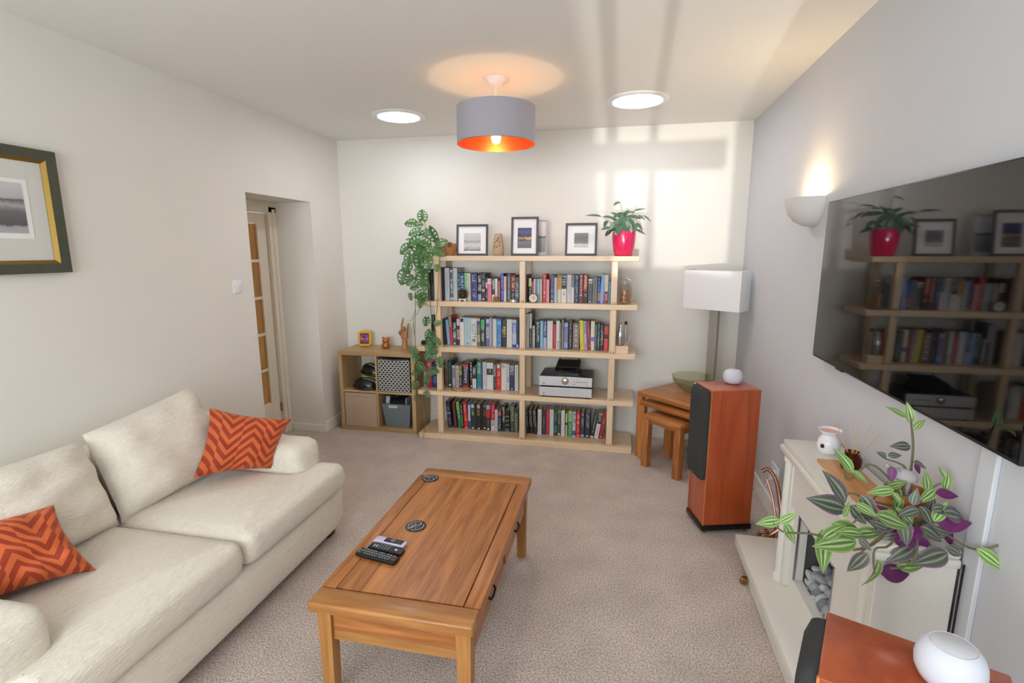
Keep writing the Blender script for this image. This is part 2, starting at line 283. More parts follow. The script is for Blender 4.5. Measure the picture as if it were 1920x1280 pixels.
# ------------------------------------------------------------------ tables of measured data
BOOKS = [
 ('A','left',1.2582,[
  (1.14, 0.018, 0.29, 0.0, -0.369, '3a2420', 'dark maroon thin hardback', [], [], None),
  (1.16, 0.016, 0.29, 0.0, -0.364, '1d2a2e', 'dark teal thin hardback', [], [], None),
  (1.178, 0.04, 0.286, 0.0, -0.367, 'b4bfcb', 'tall pale blue-grey book', [], [(0.25, 0.85, '9aa3bb', 0.35)], None),
  (1.22, 0.03, 0.283, 0.0, -0.363, '4c5560', 'tall slate book with white lettering', [(0.02, 0.1, 'c9c9c9')], [(0.2, 0.72, 'dfe2e0', 0.6), (0.88, 0.95, 'd8dadb', 0.5)], None),
  (1.251, 0.038, 0.286, 0.0, -0.363, 'b9c4cc', 'tall pale silver book', [], [], None),
  (1.291, 0.025, 0.241, 0.0, -0.372, '24424f', 'dark teal book with grey lettering', [], [(0.35, 0.95, '9fb6bd', 0.7)], None),
  (1.317, 0.034, 0.241, 0.0, -0.373, '123a66', 'blue book with pale lettering', [], [(0.3, 0.97, 'bfe0f0', 0.75)], None),
  (1.353, 0.029, 0.241, 0.0, -0.36, '9fd49a', 'light green book', [], [(0.3, 0.95, '5d9f64', 0.5)], None),
  (1.383, 0.028, 0.241, 0.0, -0.369, 'c9c8c6', 'off-white book', [], [(0.2, 0.9, 'a9a5a5', 0.3)], None),
  (1.413, 0.057, 0.242, 0.0, -0.369, '37386f', 'wide navy-purple book with pale lettering', [(0.8, 1, '3c4466')], [(0.55, 0.93, 'aab4d8', 0.5), (0.03, 0.45, '9aa2cc', 0.5)], None),
  (1.473, 0.032, 0.242, 0.0, -0.357, '1b1d20', 'black book with big white lettering', [(0.02, 0.25, '9aa6d4')], [(0.35, 0.97, 'dcdcdc', 0.8)], None),
  (1.507, 0.035, 0.242, 0.0, -0.365, '242528', 'black book with ring emblem', [], [(0.5, 0.95, '9a98a4', 0.6), (0.34, 0.44, 'c4c4c4', 0.6), (0.05, 0.1, 'dddddd', 0.4)], None),
  (1.544, 0.017, 0.206, 0.0, -0.36, '35343a', 'short charcoal paperback', [(0.55, 0.8, 'd9b9c2')], [(0.1, 0.4, 'b9b4b9', 0.6)], None),
  (1.563, 0.033, 0.197, 0.0, -0.365, 'e2728f', 'pink paperback with white top', [(0.76, 0.99, 'efe3e4')], [(0.8, 0.95, 'c08a98', 0.5)], None),
  (1.599, 0.029, 0.202, 0.0, -0.363, '2c3434', 'dark paperback with white lettering', [(0.02, 0.3, 'c7c3a6')], [(0.5, 0.95, 'e0e2dc', 0.7)], None),
  (1.63, 0.021, 0.198, 0.0, -0.371, 'd9d8cc', 'thin cream paperback', [], [], None),
  (1.653, 0.02, 0.18, 0.0, -0.363, 'a9625c', 'thin faded red paperback', [], [(0.2, 0.9, 'c78d84', 0.6)], None),
  (1.676, 0.028, 0.239, 0.0, -0.359, '2c2fa0', 'royal blue book with white stripe', [], [(0.05, 0.97, 'c8d0ff', 0.35)], None),
  (1.706, 0.023, 0.217, 0.0, -0.365, 'd5a597', 'salmon book with white foot', [(0, 0.45, 'd4d1d3')], [(0.5, 0.95, 'f0d8cc', 0.5)], None),
  (1.732, 0.034, 0.238, 0.0, -0.361, '3d4650', 'dark grey book with silver stripe', [], [(0.06, 0.95, 'bcc9d2', 0.4)], None),
  (1.769, 0.036, 0.226, 0.0, -0.362, '8f1f22', 'red and black book with cream stripe', [(0, 0.42, '22262c')], [(0.5, 0.96, 'e6d48c', 0.55), (0.05, 0.45, 'b9b9bb', 0.5)], None),
  (1.807, 0.033, 0.209, 0.0, -0.372, '42515c', 'slate blue book with pale lettering', [], [(0.1, 0.8, 'c7ccd8', 0.65)], None),
 ]),
 ('A','right',1.2582,[
  (1.892, 0.02, 0.232, 0.0, -0.351, '4b2c1c', 'dark brown thin book', [], [], None),
  (1.921, 0.026, 0.202, 0.0, -0.354, '2d3a35', 'dark green book with cream top', [(0.66, 1, 'ddd8a8')], [(0.1, 0.6, 'd8d8d0', 0.3)], None),
  (1.949, 0.013, 0.178, 0.0, -0.358, '8a2f3a', 'thin crimson book', [], [(0.1, 0.9, 'e0c8c8', 0.4)], None),
  (1.964, 0.019, 0.198, 0.0, -0.363, 'cdb3b8', 'thin pale pink book', [], [], None),
  (1.984, 0.014, 0.198, 0.0, -0.349, '7f98aa', 'thin blue-grey book', [], [], None),
  (1.999, 0.014, 0.198, 0.0, -0.355, 'b6c4dc', 'thin pale blue book', [], [], None),
  (2.015, 0.021, 0.198, 0.0, -0.351, 'a8c3c6', 'pale aqua book', [], [(0.1, 0.9, 'dbe6e8', 0.3)], None),
  (2.04, 0.032, 0.237, 0.0, -0.349, 'c6202e', 'red hardback with white lettering', [], [(0.45, 0.97, 'f4c6bc', 0.4), (0.13, 0.42, 'fbe6d8', 0.4)], None),
  (2.074, 0.024, 0.194, 0.0, -0.352, 'dd9aa2', 'short pink book', [], [(0.2, 0.9, 'e9bcc0', 0.3)], None),
  (2.107, 0.031, 0.233, 0.0, -0.348, '3d4560', 'blue book with purple top', [(0.5, 1, '6d5678')], [(0.1, 0.5, '9aa4b4', 0.6), (0.6, 0.95, '8e789a', 0.5), (0.03, 0.07, 'e8e8e8', 0.5)], None),
  (2.141, 0.024, 0.226, 0.0, -0.357, 'a6bfd6', 'light blue book', [(0.93, 1, '2e3c44')], [(0.3, 0.8, 'c6d6e6', 0.3)], None),
  (2.168, 0.03, 0.234, 0.0, -0.35, 'd9d0b8', 'cream book with orange top panel', [(0.46, 0.9, 'e39a2c'), (0.9, 1, '8f9a4a')], [(0.5, 0.85, 'c8742a', 0.4)], None),
  (2.201, 0.044, 0.234, 0.0, -0.356, 'd9dad6', 'wide white book with slate top', [(0.5, 1, '34444c')], [(0.53, 0.97, 'bccbcc', 0.7), (0.25, 0.38, '58585c', 0.3)], None),
  (2.248, 0.034, 0.235, 0.0, -0.348, 'cdc8d4', 'lilac-white book', [], [(0.3, 0.9, 'b7b3c2', 0.35)], None),
  (2.284, 0.024, 0.235, 0.0, -0.349, 'dcd9d4', 'white book with grey top', [(0.56, 1, '76868a')], [(0.6, 0.9, '9fb0b2', 0.4)], None),
  (2.313, 0.033, 0.235, 0.0, -0.361, '25304a', 'navy book with pale blue lettering', [], [(0.04, 0.96, '9fb3d0', 0.55)], None),
  (2.35, 0.031, 0.238, 0.0, -0.361, '6e1f34', 'dark red book with white lettering', [(0, 0.3, '7a4a4c')], [(0.2, 0.97, 'e0cfd0', 0.6)], None),
  (2.385, 0.033, 0.236, 0.0, -0.36, 'a23030', 'orange-red book with dark foot', [(0, 0.42, '3a3c3a')], [(0.47, 0.97, 'ecd28c', 0.6), (0.2, 0.4, 'bdbab4', 0.6)], None),
  (2.423, 0.038, 0.207, 0.0, -0.348, '4a545a', 'dark grey book with white label', [(0.9, 0.97, 'e6e6ea'), (0.79, 0.87, 'aab2b2')], [(0.03, 0.07, 'd8dad8', 0.3)], None),
  (2.464, 0.015, 0.215, 0.0, -0.356, '80807e', 'thin grey-brown book', [], [], None),
  (2.481, 0.017, 0.219, 0.0, -0.353, '77807a', 'thin grey-green book', [], [], None),
  (2.502, 0.022, 0.215, 0.0, -0.358, '1c4a9a', 'blue book with red foot', [(0.1, 0.42, 'b8746c')], [(0.45, 0.93, '7fb2e0', 0.5)], None),
  (2.526, 0.033, 0.241, 0.014, -0.355, '7ea4dc', 'light blue hardback', [], [(0.1, 0.95, 'a9c4ee', 0.4)], None),
  (2.56, 0.027, 0.237, 0.009, -0.357, 'e3dcc0', 'cream book with red foot', [(0, 0.38, 'a24a66'), (0.38, 0.42, '22304e')], [(0.1, 0.33, 'e0c4d4', 0.5), (0.5, 0.95, 'b9b29c', 0.3)], None),
  (2.591, 0.016, 0.185, 0.0, -0.357, '5f8fa0', 'short teal book', [], [(0.4, 0.9, '9cc0c8', 0.4)], None),
 ]),
 ('B','left',0.8533,[
  (1.126, 0.027, 0.233, -0.014, -0.324, '2c3a30', 'dark green paperback', [], [(0.3, 0.9, '55665a', 0.3)], None),
  (1.163, 0.027, 0.244, -0.018, -0.324, '83aee2', 'light blue paperback', [(0.93, 1, '24304a')], [], None),
  (1.192, 0.024, 0.261, -0.014, -0.319, 'd02a26', 'red paperback with grey top', [(0.62, 1, '93a08e')], [], None),
  (1.223, 0.035, 0.207, -0.009, -0.322, '3a4a52', 'slate book with white lettering', [], [(0.2, 0.97, 'e2e8e6', 0.6), (0.03, 0.1, 'd8d8d8', 0.5)], None),
  (1.261, 0.027, 0.237, -0.009, -0.318, '33363c', 'black, white and pink book', [(0.75, 1, 'cfd0d8'), (0.22, 0.6, 'd8a6ac')], [(0.25, 0.58, '7a3a48', 0.6)], None),
  (1.29, 0.04, 0.251, -0.009, -0.319, 'e4dfd6', 'cream book with navy mark at top', [], [(0.84, 0.97, '2c3450', 0.7)], None),
  (1.332, 0.059, 0.251, 0.0, -0.317, 'b0cdd6', 'wide pale aqua book', [], [(0.06, 0.1, '486a80', 0.2), (0.3, 0.9, '93b4c4', 0.25)], None),
  (1.394, 0.054, 0.248, 0.0, -0.322, 'dde2e0', 'wide white book with teal lettering', [(0.02, 0.25, 'dcd8cc')], [(0.14, 0.26, '6a8c96', 0.5)], ('SCOTT', 0.28, 0.8, '35616e')),
  (1.452, 0.03, 0.249, 0.0, -0.33, '6a6460', 'brown-grey book with purple mark', [(0.8, 0.9, '4a48a0'), (0.9, 1, 'd8b08a'), (0.15, 0.42, 'b5aa88')], [(0.45, 0.75, 'aaa6a2', 0.6)], None),
  (1.485, 0.035, 0.243, 0.0, -0.319, '1c3a2a', 'dark green book with bright green top', [(0.62, 0.97, '62c47c')], [(0.08, 0.6, 'e6e8e2', 0.55), (0.66, 0.94, '3f8a56', 0.4)], None),
  (1.522, 0.01, 0.244, 0.0, -0.318, '24264c', 'thin indigo book', [], [], None),
  (1.534, 0.028, 0.244, 0.0, -0.319, '7468b0', 'purple book with white panel', [(0.3, 0.7, 'c9c6d6'), (0.85, 1, 'd8d0dc')], [(0.33, 0.68, '57527a', 0.5)], None),
  (1.565, 0.023, 0.256, 0.0, -0.324, '9eb0b4', 'thin grey-aqua book', [], [(0.1, 0.95, 'c8d4d6', 0.3)], None),
  (1.594, 0.036, 0.246, 0.0, -0.322, 'd5d0d8', 'lilac-white hardback', [], [], None),
  (1.635, 0.039, 0.247, 0.0, -0.33, '3f83cc', 'bright blue book', [(0.8, 0.92, '7fb8ee')], [(0.1, 0.45, 'a8d49a', 0.3), (0.03, 0.08, 'a6ccf2', 0.5)], None),
  (1.677, 0.039, 0.244, 0.0, -0.32, '2a2a2e', 'black book with yellow block lettering', [], [(0.3, 0.74, 'ecd878', 0.7), (0.8, 0.97, 'c9c5ca', 0.3)], None),
  (1.722, 0.047, 0.247, 0.0, -0.324, 'dadcd8', 'plain white hardback', [], [], None),
  (1.772, 0.039, 0.246, 0.0, -0.328, '6f86c8', 'pale blue and white book', [(0, 0.1, '3a44a6'), (0.1, 0.5, 'b8c6dc'), (0.88, 1, 'd4c2c6')], [(0.3, 0.8, 'dfe4f0', 0.5)], None),
  (1.813, 0.017, 0.247, 0.0, -0.332, '23306a', 'thin navy book', [(0.02, 0.1, 'd6daf0')], [], None),
 ]),
 ('B','right',0.8533,[
  (1.888, 0.03, 0.297, 0.0, -0.309, 'd6cfcf', 'tall white-pink book', [], [(0.3, 0.9, 'c8a6a8', 0.2)], None),
  (1.92, 0.024, 0.309, 0.0, -0.307, '4a4d4e', 'tall dark grey book', [(0.55, 0.97, 'cfd2cc')], [(0.1, 0.5, 'aab2b0', 0.4)], None),
  (1.951, 0.024, 0.198, 0.0, -0.322, '7e8688', 'short grey book with white lettering', [(0.02, 0.18, '8aa4b4')], [(0.1, 0.97, 'eef0ec', 0.65)], None),
  (1.982, 0.03, 0.236, 0.0, -0.31, '2e3638', 'dark book with white lettering', [], [(0.12, 0.97, 'd8d8d2', 0.7)], None),
  (2.018, 0.027, 0.24, 0.0, -0.316, '7cb8dc', 'light blue book', [], [(0.05, 0.95, 'b0dcf2', 0.4)], None),
  (2.048, 0.028, 0.239, 0.0, -0.321, '34487e', 'navy book with lilac foot', [(0, 0.4, 'b8b8d8')], [(0.45, 0.97, 'dde4f4', 0.6)], None),
  (2.08, 0.048, 0.242, 0.0, -0.318, 'd8d9dc', 'wide plain white book', [], [], None),
  (2.131, 0.024, 0.211, 0.0, -0.311, 'cc2b34', 'short red book', [], [(0.1, 0.9, 'e8807a', 0.3)], None),
  (2.157, 0.031, 0.244, 0.0, -0.309, 'dcdedc', 'white book with black mark at foot', [], [(0.05, 0.28, '3a3c3e', 0.5)], None),
  (2.192, 0.012, 0.23, 0.0, -0.322, '5d7a7c', 'thin teal book', [], [], None),
  (2.207, 0.015, 0.253, 0.0, -0.313, 'a98a82', 'thin brown-pink book', [], [], None),
  (2.227, 0.034, 0.234, 0.0, -0.322, '4a4f86', 'navy and lilac banded book', [(0.04, 0.26, '8fb0e4'), (0.27, 0.78, '8f86b4'), (0.82, 0.97, '9fb6e6')], [], None),
  (2.264, 0.033, 0.244, 0.0, -0.312, '22262a', 'black book with cream stripe', [], [(0.02, 0.98, 'cfcaba', 0.3)], None),
  (2.301, 0.057, 0.233, 0.0, -0.318, '5a4038', 'thick brown book with ornate panels', [], [], None),
  (2.36, 0.032, 0.251, -0.014, -0.309, 'e4d83a', 'yellow paperback', [], [(0.05, 0.3, '8a8428', 0.25)], None),
  (2.395, 0.024, 0.245, -0.014, -0.307, 'c0bcc8', 'pale lilac book', [], [(0.55, 0.95, '4a4c68', 0.5), (0.05, 0.2, '6a3a5a', 0.4)], None),
  (2.422, 0.028, 0.248, -0.014, -0.315, '8e2440', 'crimson book with pink stripe', [], [(0.05, 0.95, 'd88ca4', 0.45)], None),
  (2.453, 0.032, 0.249, -0.009, -0.307, 'ece6be', 'cream book with lilac band', [(0.3, 0.45, '8a8ad0')], [], None),
  (2.487, 0.02, 0.223, -0.009, -0.318, '4a5274', 'thin navy-grey book', [], [(0.1, 0.95, 'a8b0c4', 0.4)], None),
  (2.509, 0.023, 0.228, -0.009, -0.322, '202a2e', 'black book with pale green lettering', [], [(0.05, 0.97, 'c2dacc', 0.55)], None),
  (2.535, 0.026, 0.219, -0.005, -0.313, '24302f', 'dark green-black book with white lettering', [], [(0.15, 0.95, 'dde4e0', 0.6)], None),
  (2.567, 0.033, 0.207, 0.0, -0.322, 'e0434a', 'coral red book with black band', [(0.52, 0.68, '26262e'), (0.94, 1, '8a8a5c')], [(0.55, 0.65, 'dcdce0', 0.35), (0.1, 0.45, 'f08a88', 0.35)], None),
 ]),
 ('C','left',0.4535,[
  (1.168, 0.032, 0.251, 0.0, -0.315, '1d2e2e', 'black-green book with white dot', [(0.78, 0.95, '2e6870')], [(0.06, 0.12, 'f0f0ea', 0.5), (0.3, 0.75, '6e7a66', 0.5)], None),
  (1.205, 0.032, 0.206, 0.0, -0.311, '9b8f93', 'pinkish grey paperback', [(0.9, 1, 'd8d0d4')], [(0.1, 0.4, 'd9d4d2', 0.6), (0.45, 0.85, '6a6068', 0.5)], None),
  (1.24, 0.028, 0.205, 0.0, -0.308, 'c4c4c2', 'thin white and black paperback', [], [(0.05, 0.9, '3a3c40', 0.5)], None),
  (1.271, 0.03, 0.219, 0.0, -0.316, '2e3630', 'black paperback with yellow lettering', [], [(0.5, 0.97, 'e2dc6a', 0.75), (0.1, 0.45, 'a8b0aa', 0.5)], None),
  (1.306, 0.059, 0.235, 0.0, -0.317, '241f38', 'thick black dictionary with red label', [(0.86, 0.95, 'd83a52'), (0, 0.12, 'b8342e')], [], ('Dictionary', 0.2, 0.84, 'e8e6ea')),
  (1.372, 0.024, 0.245, 0.0, -0.304, '1c1c1e', 'thin black book with white lettering', [], [(0.62, 0.97, 'e8e8e6', 0.6), (0.28, 0.58, 'dededc', 0.5), (0.05, 0.1, 'e4e4e2', 0.5)], None),
  (1.398, 0.038, 0.2, 0.0, -0.313, '2b2b2e', 'black paperback with white label', [(0.02, 0.46, 'ddd6d2')], [(0.6, 0.97, 'dcdcd8', 0.5), (0.1, 0.42, 'c0625a', 0.35)], None),
  (1.439, 0.04, 0.246, 0.0, -0.303, '1f7f8c', 'teal book with cream lettering', [(0, 0.1, '5b8fc6')], [(0.5, 0.97, 'cdd29a', 0.6)], None),
  (1.481, 0.014, 0.247, 0.0, -0.304, '3a4c5c', 'thin blue-grey book', [], [], None),
  (1.497, 0.032, 0.251, 0.0, -0.312, 'cdccd8', 'lilac-white book', [], [(0.1, 0.95, '8e90a8', 0.25)], None),
  (1.532, 0.061, 0.247, 0.0, -0.311, 'dcdad8', 'wide white book with black photo', [(0.55, 0.78, '2b2b2b')], [(0.58, 0.76, 'a8a8a6', 0.4)], None),
  (1.595, 0.024, 0.243, 0.0, -0.31, '3c4042', 'dark grey book with white lettering', [], [(0.45, 0.95, 'd6d6d4', 0.6), (0.05, 0.4, '8a8c8c', 0.4)], None),
  (1.621, 0.043, 0.241, 0.0, -0.308, 'cf2222', 'red book with photo at top', [(0.8, 1, '8a7a6a')], [(0.5, 0.78, 'f0c0a8', 0.5), (0.1, 0.46, 'f2a458', 0.4), (0.84, 0.96, 'e8dcd6', 0.5)], None),
  (1.667, 0.05, 0.246, 0.0, -0.308, 'd9d6d2', 'wide cream-white book', [], [(0.78, 0.96, '4e5058', 0.55)], None),
  (1.719, 0.022, 0.241, 0.0, -0.309, 'd2cdc8', 'thin white book with black mark', [], [(0.3, 0.5, '2a2a2a', 0.7)], None),
  (1.743, 0.044, 0.236, 0.0, -0.308, '2c3058', 'navy book with photo at top', [(0.6, 1, '7d7884')], [(0.65, 0.95, 'd8d0d4', 0.6), (0.03, 0.1, '8a8ec8', 0.4)], None),
  (1.79, 0.032, 0.235, 0.0, -0.303, 'd4dad6', 'thin pale grey-green book', [], [(0.05, 0.95, '7a8290', 0.25)], None),
 ]),
 ('D','left',0.0524,[
  (1.136, 0.039, 0.252, -0.023, -0.285, '28303c', 'dark slate leaning book', [(0.52, 0.6, '8aa4bc')], [(0.62, 0.95, 'b4bac4', 0.35), (0.1, 0.48, '9a9cb8', 0.4)], None),
  (1.198, 0.026, 0.25, -0.018, -0.286, '6a2228', 'maroon leaning book', [], [(0.1, 0.95, '8a4a4a', 0.4)], None),
  (1.235, 0.032, 0.254, -0.023, -0.281, '1d7a4c', 'green leaning book', [(0.68, 1, '8abf4a')], [(0.3, 0.66, 'a8dcc8', 0.5)], None),
  (1.274, 0.019, 0.244, -0.014, -0.289, '24382a', 'thin black and green book', [(0.3, 0.55, '5a8a3c')], [(0.6, 0.95, 'd0c4cc', 0.5), (0.08, 0.3, 'b8c4a4', 0.6)], None),
  (1.301, 0.034, 0.257, -0.014, -0.288, 'd01f2a', 'red leaning book', [], [(0.55, 0.93, 'f2c4b4', 0.45), (0.25, 0.55, 'f2b070', 0.45), (0.03, 0.06, 'f0d0c8', 0.5)], None),
  (1.34, 0.023, 0.254, -0.009, -0.277, 'b8c6dc', 'thin white and blue book', [(0, 0.3, '2c5c94'), (0.9, 1, '2f5fb8')], [(0.3, 0.5, 'd8c86a', 0.6)], None),
  (1.366, 0.044, 0.246, -0.005, -0.285, '20262a', 'black book with lime lettering', [(0.82, 1, '3a4664')], [(0.42, 0.8, 'c6d49a', 0.5), (0.84, 0.98, 'c8ccdc', 0.6), (0.03, 0.08, 'e8e8e8', 0.4)], None),
  (1.412, 0.011, 0.247, 0.0, -0.284, '26262a', 'thin black book', [], [], None),
  (1.425, 0.043, 0.249, 0.0, -0.293, '1c1a18', 'black book with orange emblem', [], [(0.5, 0.8, 'd8944c', 0.5), (0.84, 0.98, 'aeb0ac', 0.6), (0.03, 0.08, 'f0f0f0', 0.4)], None),
  (1.47, 0.014, 0.246, 0.0, -0.286, '2a1e1c', 'thin dark brown book', [], [], None),
  (1.486, 0.028, 0.247, 0.0, -0.284, '1e1c1a', 'black book with tan emblem', [], [(0.5, 0.8, 'a48a5c', 0.55), (0.84, 0.98, 'a4b0b4', 0.6), (0.05, 0.1, 'f0f0f0', 0.5)], None),
  (1.517, 0.042, 0.25, 0.0, -0.293, '26282a', 'black book with red panel', [(0.5, 0.8, 'c23a34'), (0.82, 0.98, 'b8a4b4')], [(0.1, 0.48, '7e8482', 0.25), (0.03, 0.09, 'e8e8e8', 0.4)], None),
  (1.561, 0.038, 0.255, 0.0, -0.283, 'c41f30', 'red book with white foot', [(0, 0.4, 'ddd4d4')], [(0.45, 0.95, 'eaa09a', 0.4), (0.12, 0.38, '5a5668', 0.5)], None),
  (1.6, 0.025, 0.204, 0.0, -0.283, 'c4cede', 'short white-blue book', [], [(0.1, 0.9, '6a7488', 0.25)], None),
  (1.629, 0.032, 0.199, 0.0, -0.292, '2c3244', 'dark book with orange top', [(0.75, 0.97, 'c4643c')], [(0.1, 0.68, '9aa0a8', 0.55)], None),
  (1.668, 0.026, 0.239, 0.0, -0.283, '1a1a1c', 'black book with white lettering', [], [(0.35, 0.97, 'd8dcd8', 0.6)], None),
  (1.696, 0.041, 0.206, 0.0, -0.286, '161616', 'thick black book with silver bands', [(0.1, 0.13, 'a8a8a4'), (0.3, 0.33, 'a8a8a4'), (0.5, 0.53, 'a8a8a4'), (0.7, 0.73, 'a8a8a4'), (0.02, 0.05, 'a8a8a4')], [], None),
  (1.743, 0.038, 0.244, 0.0, -0.282, '27382f', 'dark green book with lime lettering', [(0.9, 1, '6a88a4')], [(0.03, 0.4, '8aa49c', 0.35)], ('SEYMOUR', 0.42, 0.88, 'c8d67a')),
  (1.784, 0.03, 0.221, 0.0, -0.287, '6a6a5e', 'grey-olive book', [(0.85, 1, '3a3c5c')], [(0.1, 0.8, 'a0a094', 0.5)], None),
 ]),
 ('D','right',0.0524,[
  (1.888, 0.024, 0.226, -0.014, -0.287, '1f2a2a', 'black thriller in a matching trio', [(0.0, 0.1, '5a2430')], [], ('KEN FOLLETT', 0.3, 0.97, 'a9b6ae')),
  (1.92, 0.03, 0.228, -0.014, -0.286, '211f1e', 'black thriller in a matching trio', [(0.0, 0.1, '5a2430')], [], ('KEN FOLLETT', 0.3, 0.97, 'c8bba4')),
  (1.959, 0.029, 0.231, -0.014, -0.298, '1f2423', 'black thriller in a matching trio', [(0.0, 0.1, '5a2430')], [], ('KEN FOLLETT', 0.3, 0.97, 'b9bdb4')),
  (2.0, 0.035, 0.237, -0.009, -0.297, 'ddd2cc', 'cream-pink book', [], [(0.1, 0.9, 'c2a8a4', 0.3)], None),
  (2.04, 0.031, 0.234, -0.005, -0.287, '2a3038', 'dark book with blue foot', [(0, 0.17, '2a46a8')], [(0.25, 0.7, 'a8a8a4', 0.3)], None),
  (2.074, 0.031, 0.236, -0.005, -0.283, 'c02836', 'red book', [], [(0.1, 0.95, 'dc6a6a', 0.35)], None),
  (2.108, 0.036, 0.241, -0.005, -0.294, 'c9d4d2', 'pale aqua-white book', [], [(0.7, 0.95, '8ac0ae', 0.4)], None),
  (2.148, 0.027, 0.237, 0.0, -0.291, '26342f', 'dark book with teal foot', [(0.12, 0.4, '3f7c82')], [(0.5, 0.9, 'c4c8c8', 0.35)], None),
  (2.177, 0.031, 0.239, 0.0, -0.289, '3a4238', 'dark grey book with green top', [(0.88, 1, '5f9a58')], [(0.45, 0.85, 'b4b8ac', 0.3), (0.02, 0.1, 'd8d48a', 0.6)], None),
  (2.212, 0.031, 0.24, 0.0, -0.293, 'dcdcd8', 'white book', [], [(0.1, 0.95, 'b4b4b4', 0.25)], None),
  (2.25, 0.017, 0.214, 0.0, -0.292, 'c4ba92', 'thin beige book with black band', [(0.5, 0.6, '2a2622')], [], None),
  (2.274, 0.036, 0.239, 0.0, -0.293, '3f9a62', 'green book fading from lime', [(0.6, 1, '9ad08a')], [(0.12, 0.55, 'a6dcb8', 0.35), (0.65, 0.95, '5a9a58', 0.4)], None),
  (2.313, 0.028, 0.234, 0.0, -0.292, 'cfc6cc', 'white book with purple foot', [(0.06, 0.25, '5c5480')], [(0.4, 0.95, '3a3c40', 0.7)], None),
  (2.346, 0.032, 0.234, 0.0, -0.288, 'cc1f2c', 'red book with cream lettering', [], [(0.5, 0.95, 'f6dcc0', 0.5), (0.12, 0.46, 'f0a050', 0.45), (0.03, 0.08, 'f4b0a0', 0.5)], None),
  (2.385, 0.032, 0.234, 0.0, -0.293, '33343a', 'dark grey book with silver lettering', [(0.03, 0.12, '9ab4b4')], [(0.35, 0.97, 'a8a4a8', 0.6)], None),
  (2.425, 0.043, 0.23, 0.0, -0.292, '252c38', 'thick navy-black book', [], [(0.4, 0.95, 'b4bcc8', 0.45), (0.05, 0.1, 'dfe4ea', 0.4)], None),
  (2.487, 0.03, 0.226, 0.037, -0.286, '181c22', 'black book leaning on the next', [(0.0, 0.08, 'd0d0d0')], [(0.2, 0.97, 'c8c8c4', 0.4)], None),
  (2.523, 0.036, 0.231, 0.037, -0.298, 'd6d6dc', 'white book with black panel, leaning', [(0.6, 0.97, '22262a')], [(0.63, 0.94, 'c8ccd0', 0.5), (0.1, 0.5, 'b0b0b8', 0.35)], None),
  (2.566, 0.028, 0.239, 0.037, -0.289, 'b5242c', 'red book leaning on the post', [], [(0.55, 0.8, 'e89a98', 0.5), (0.05, 0.1, 'f0b0b0', 0.4)], None),
 ]),
]
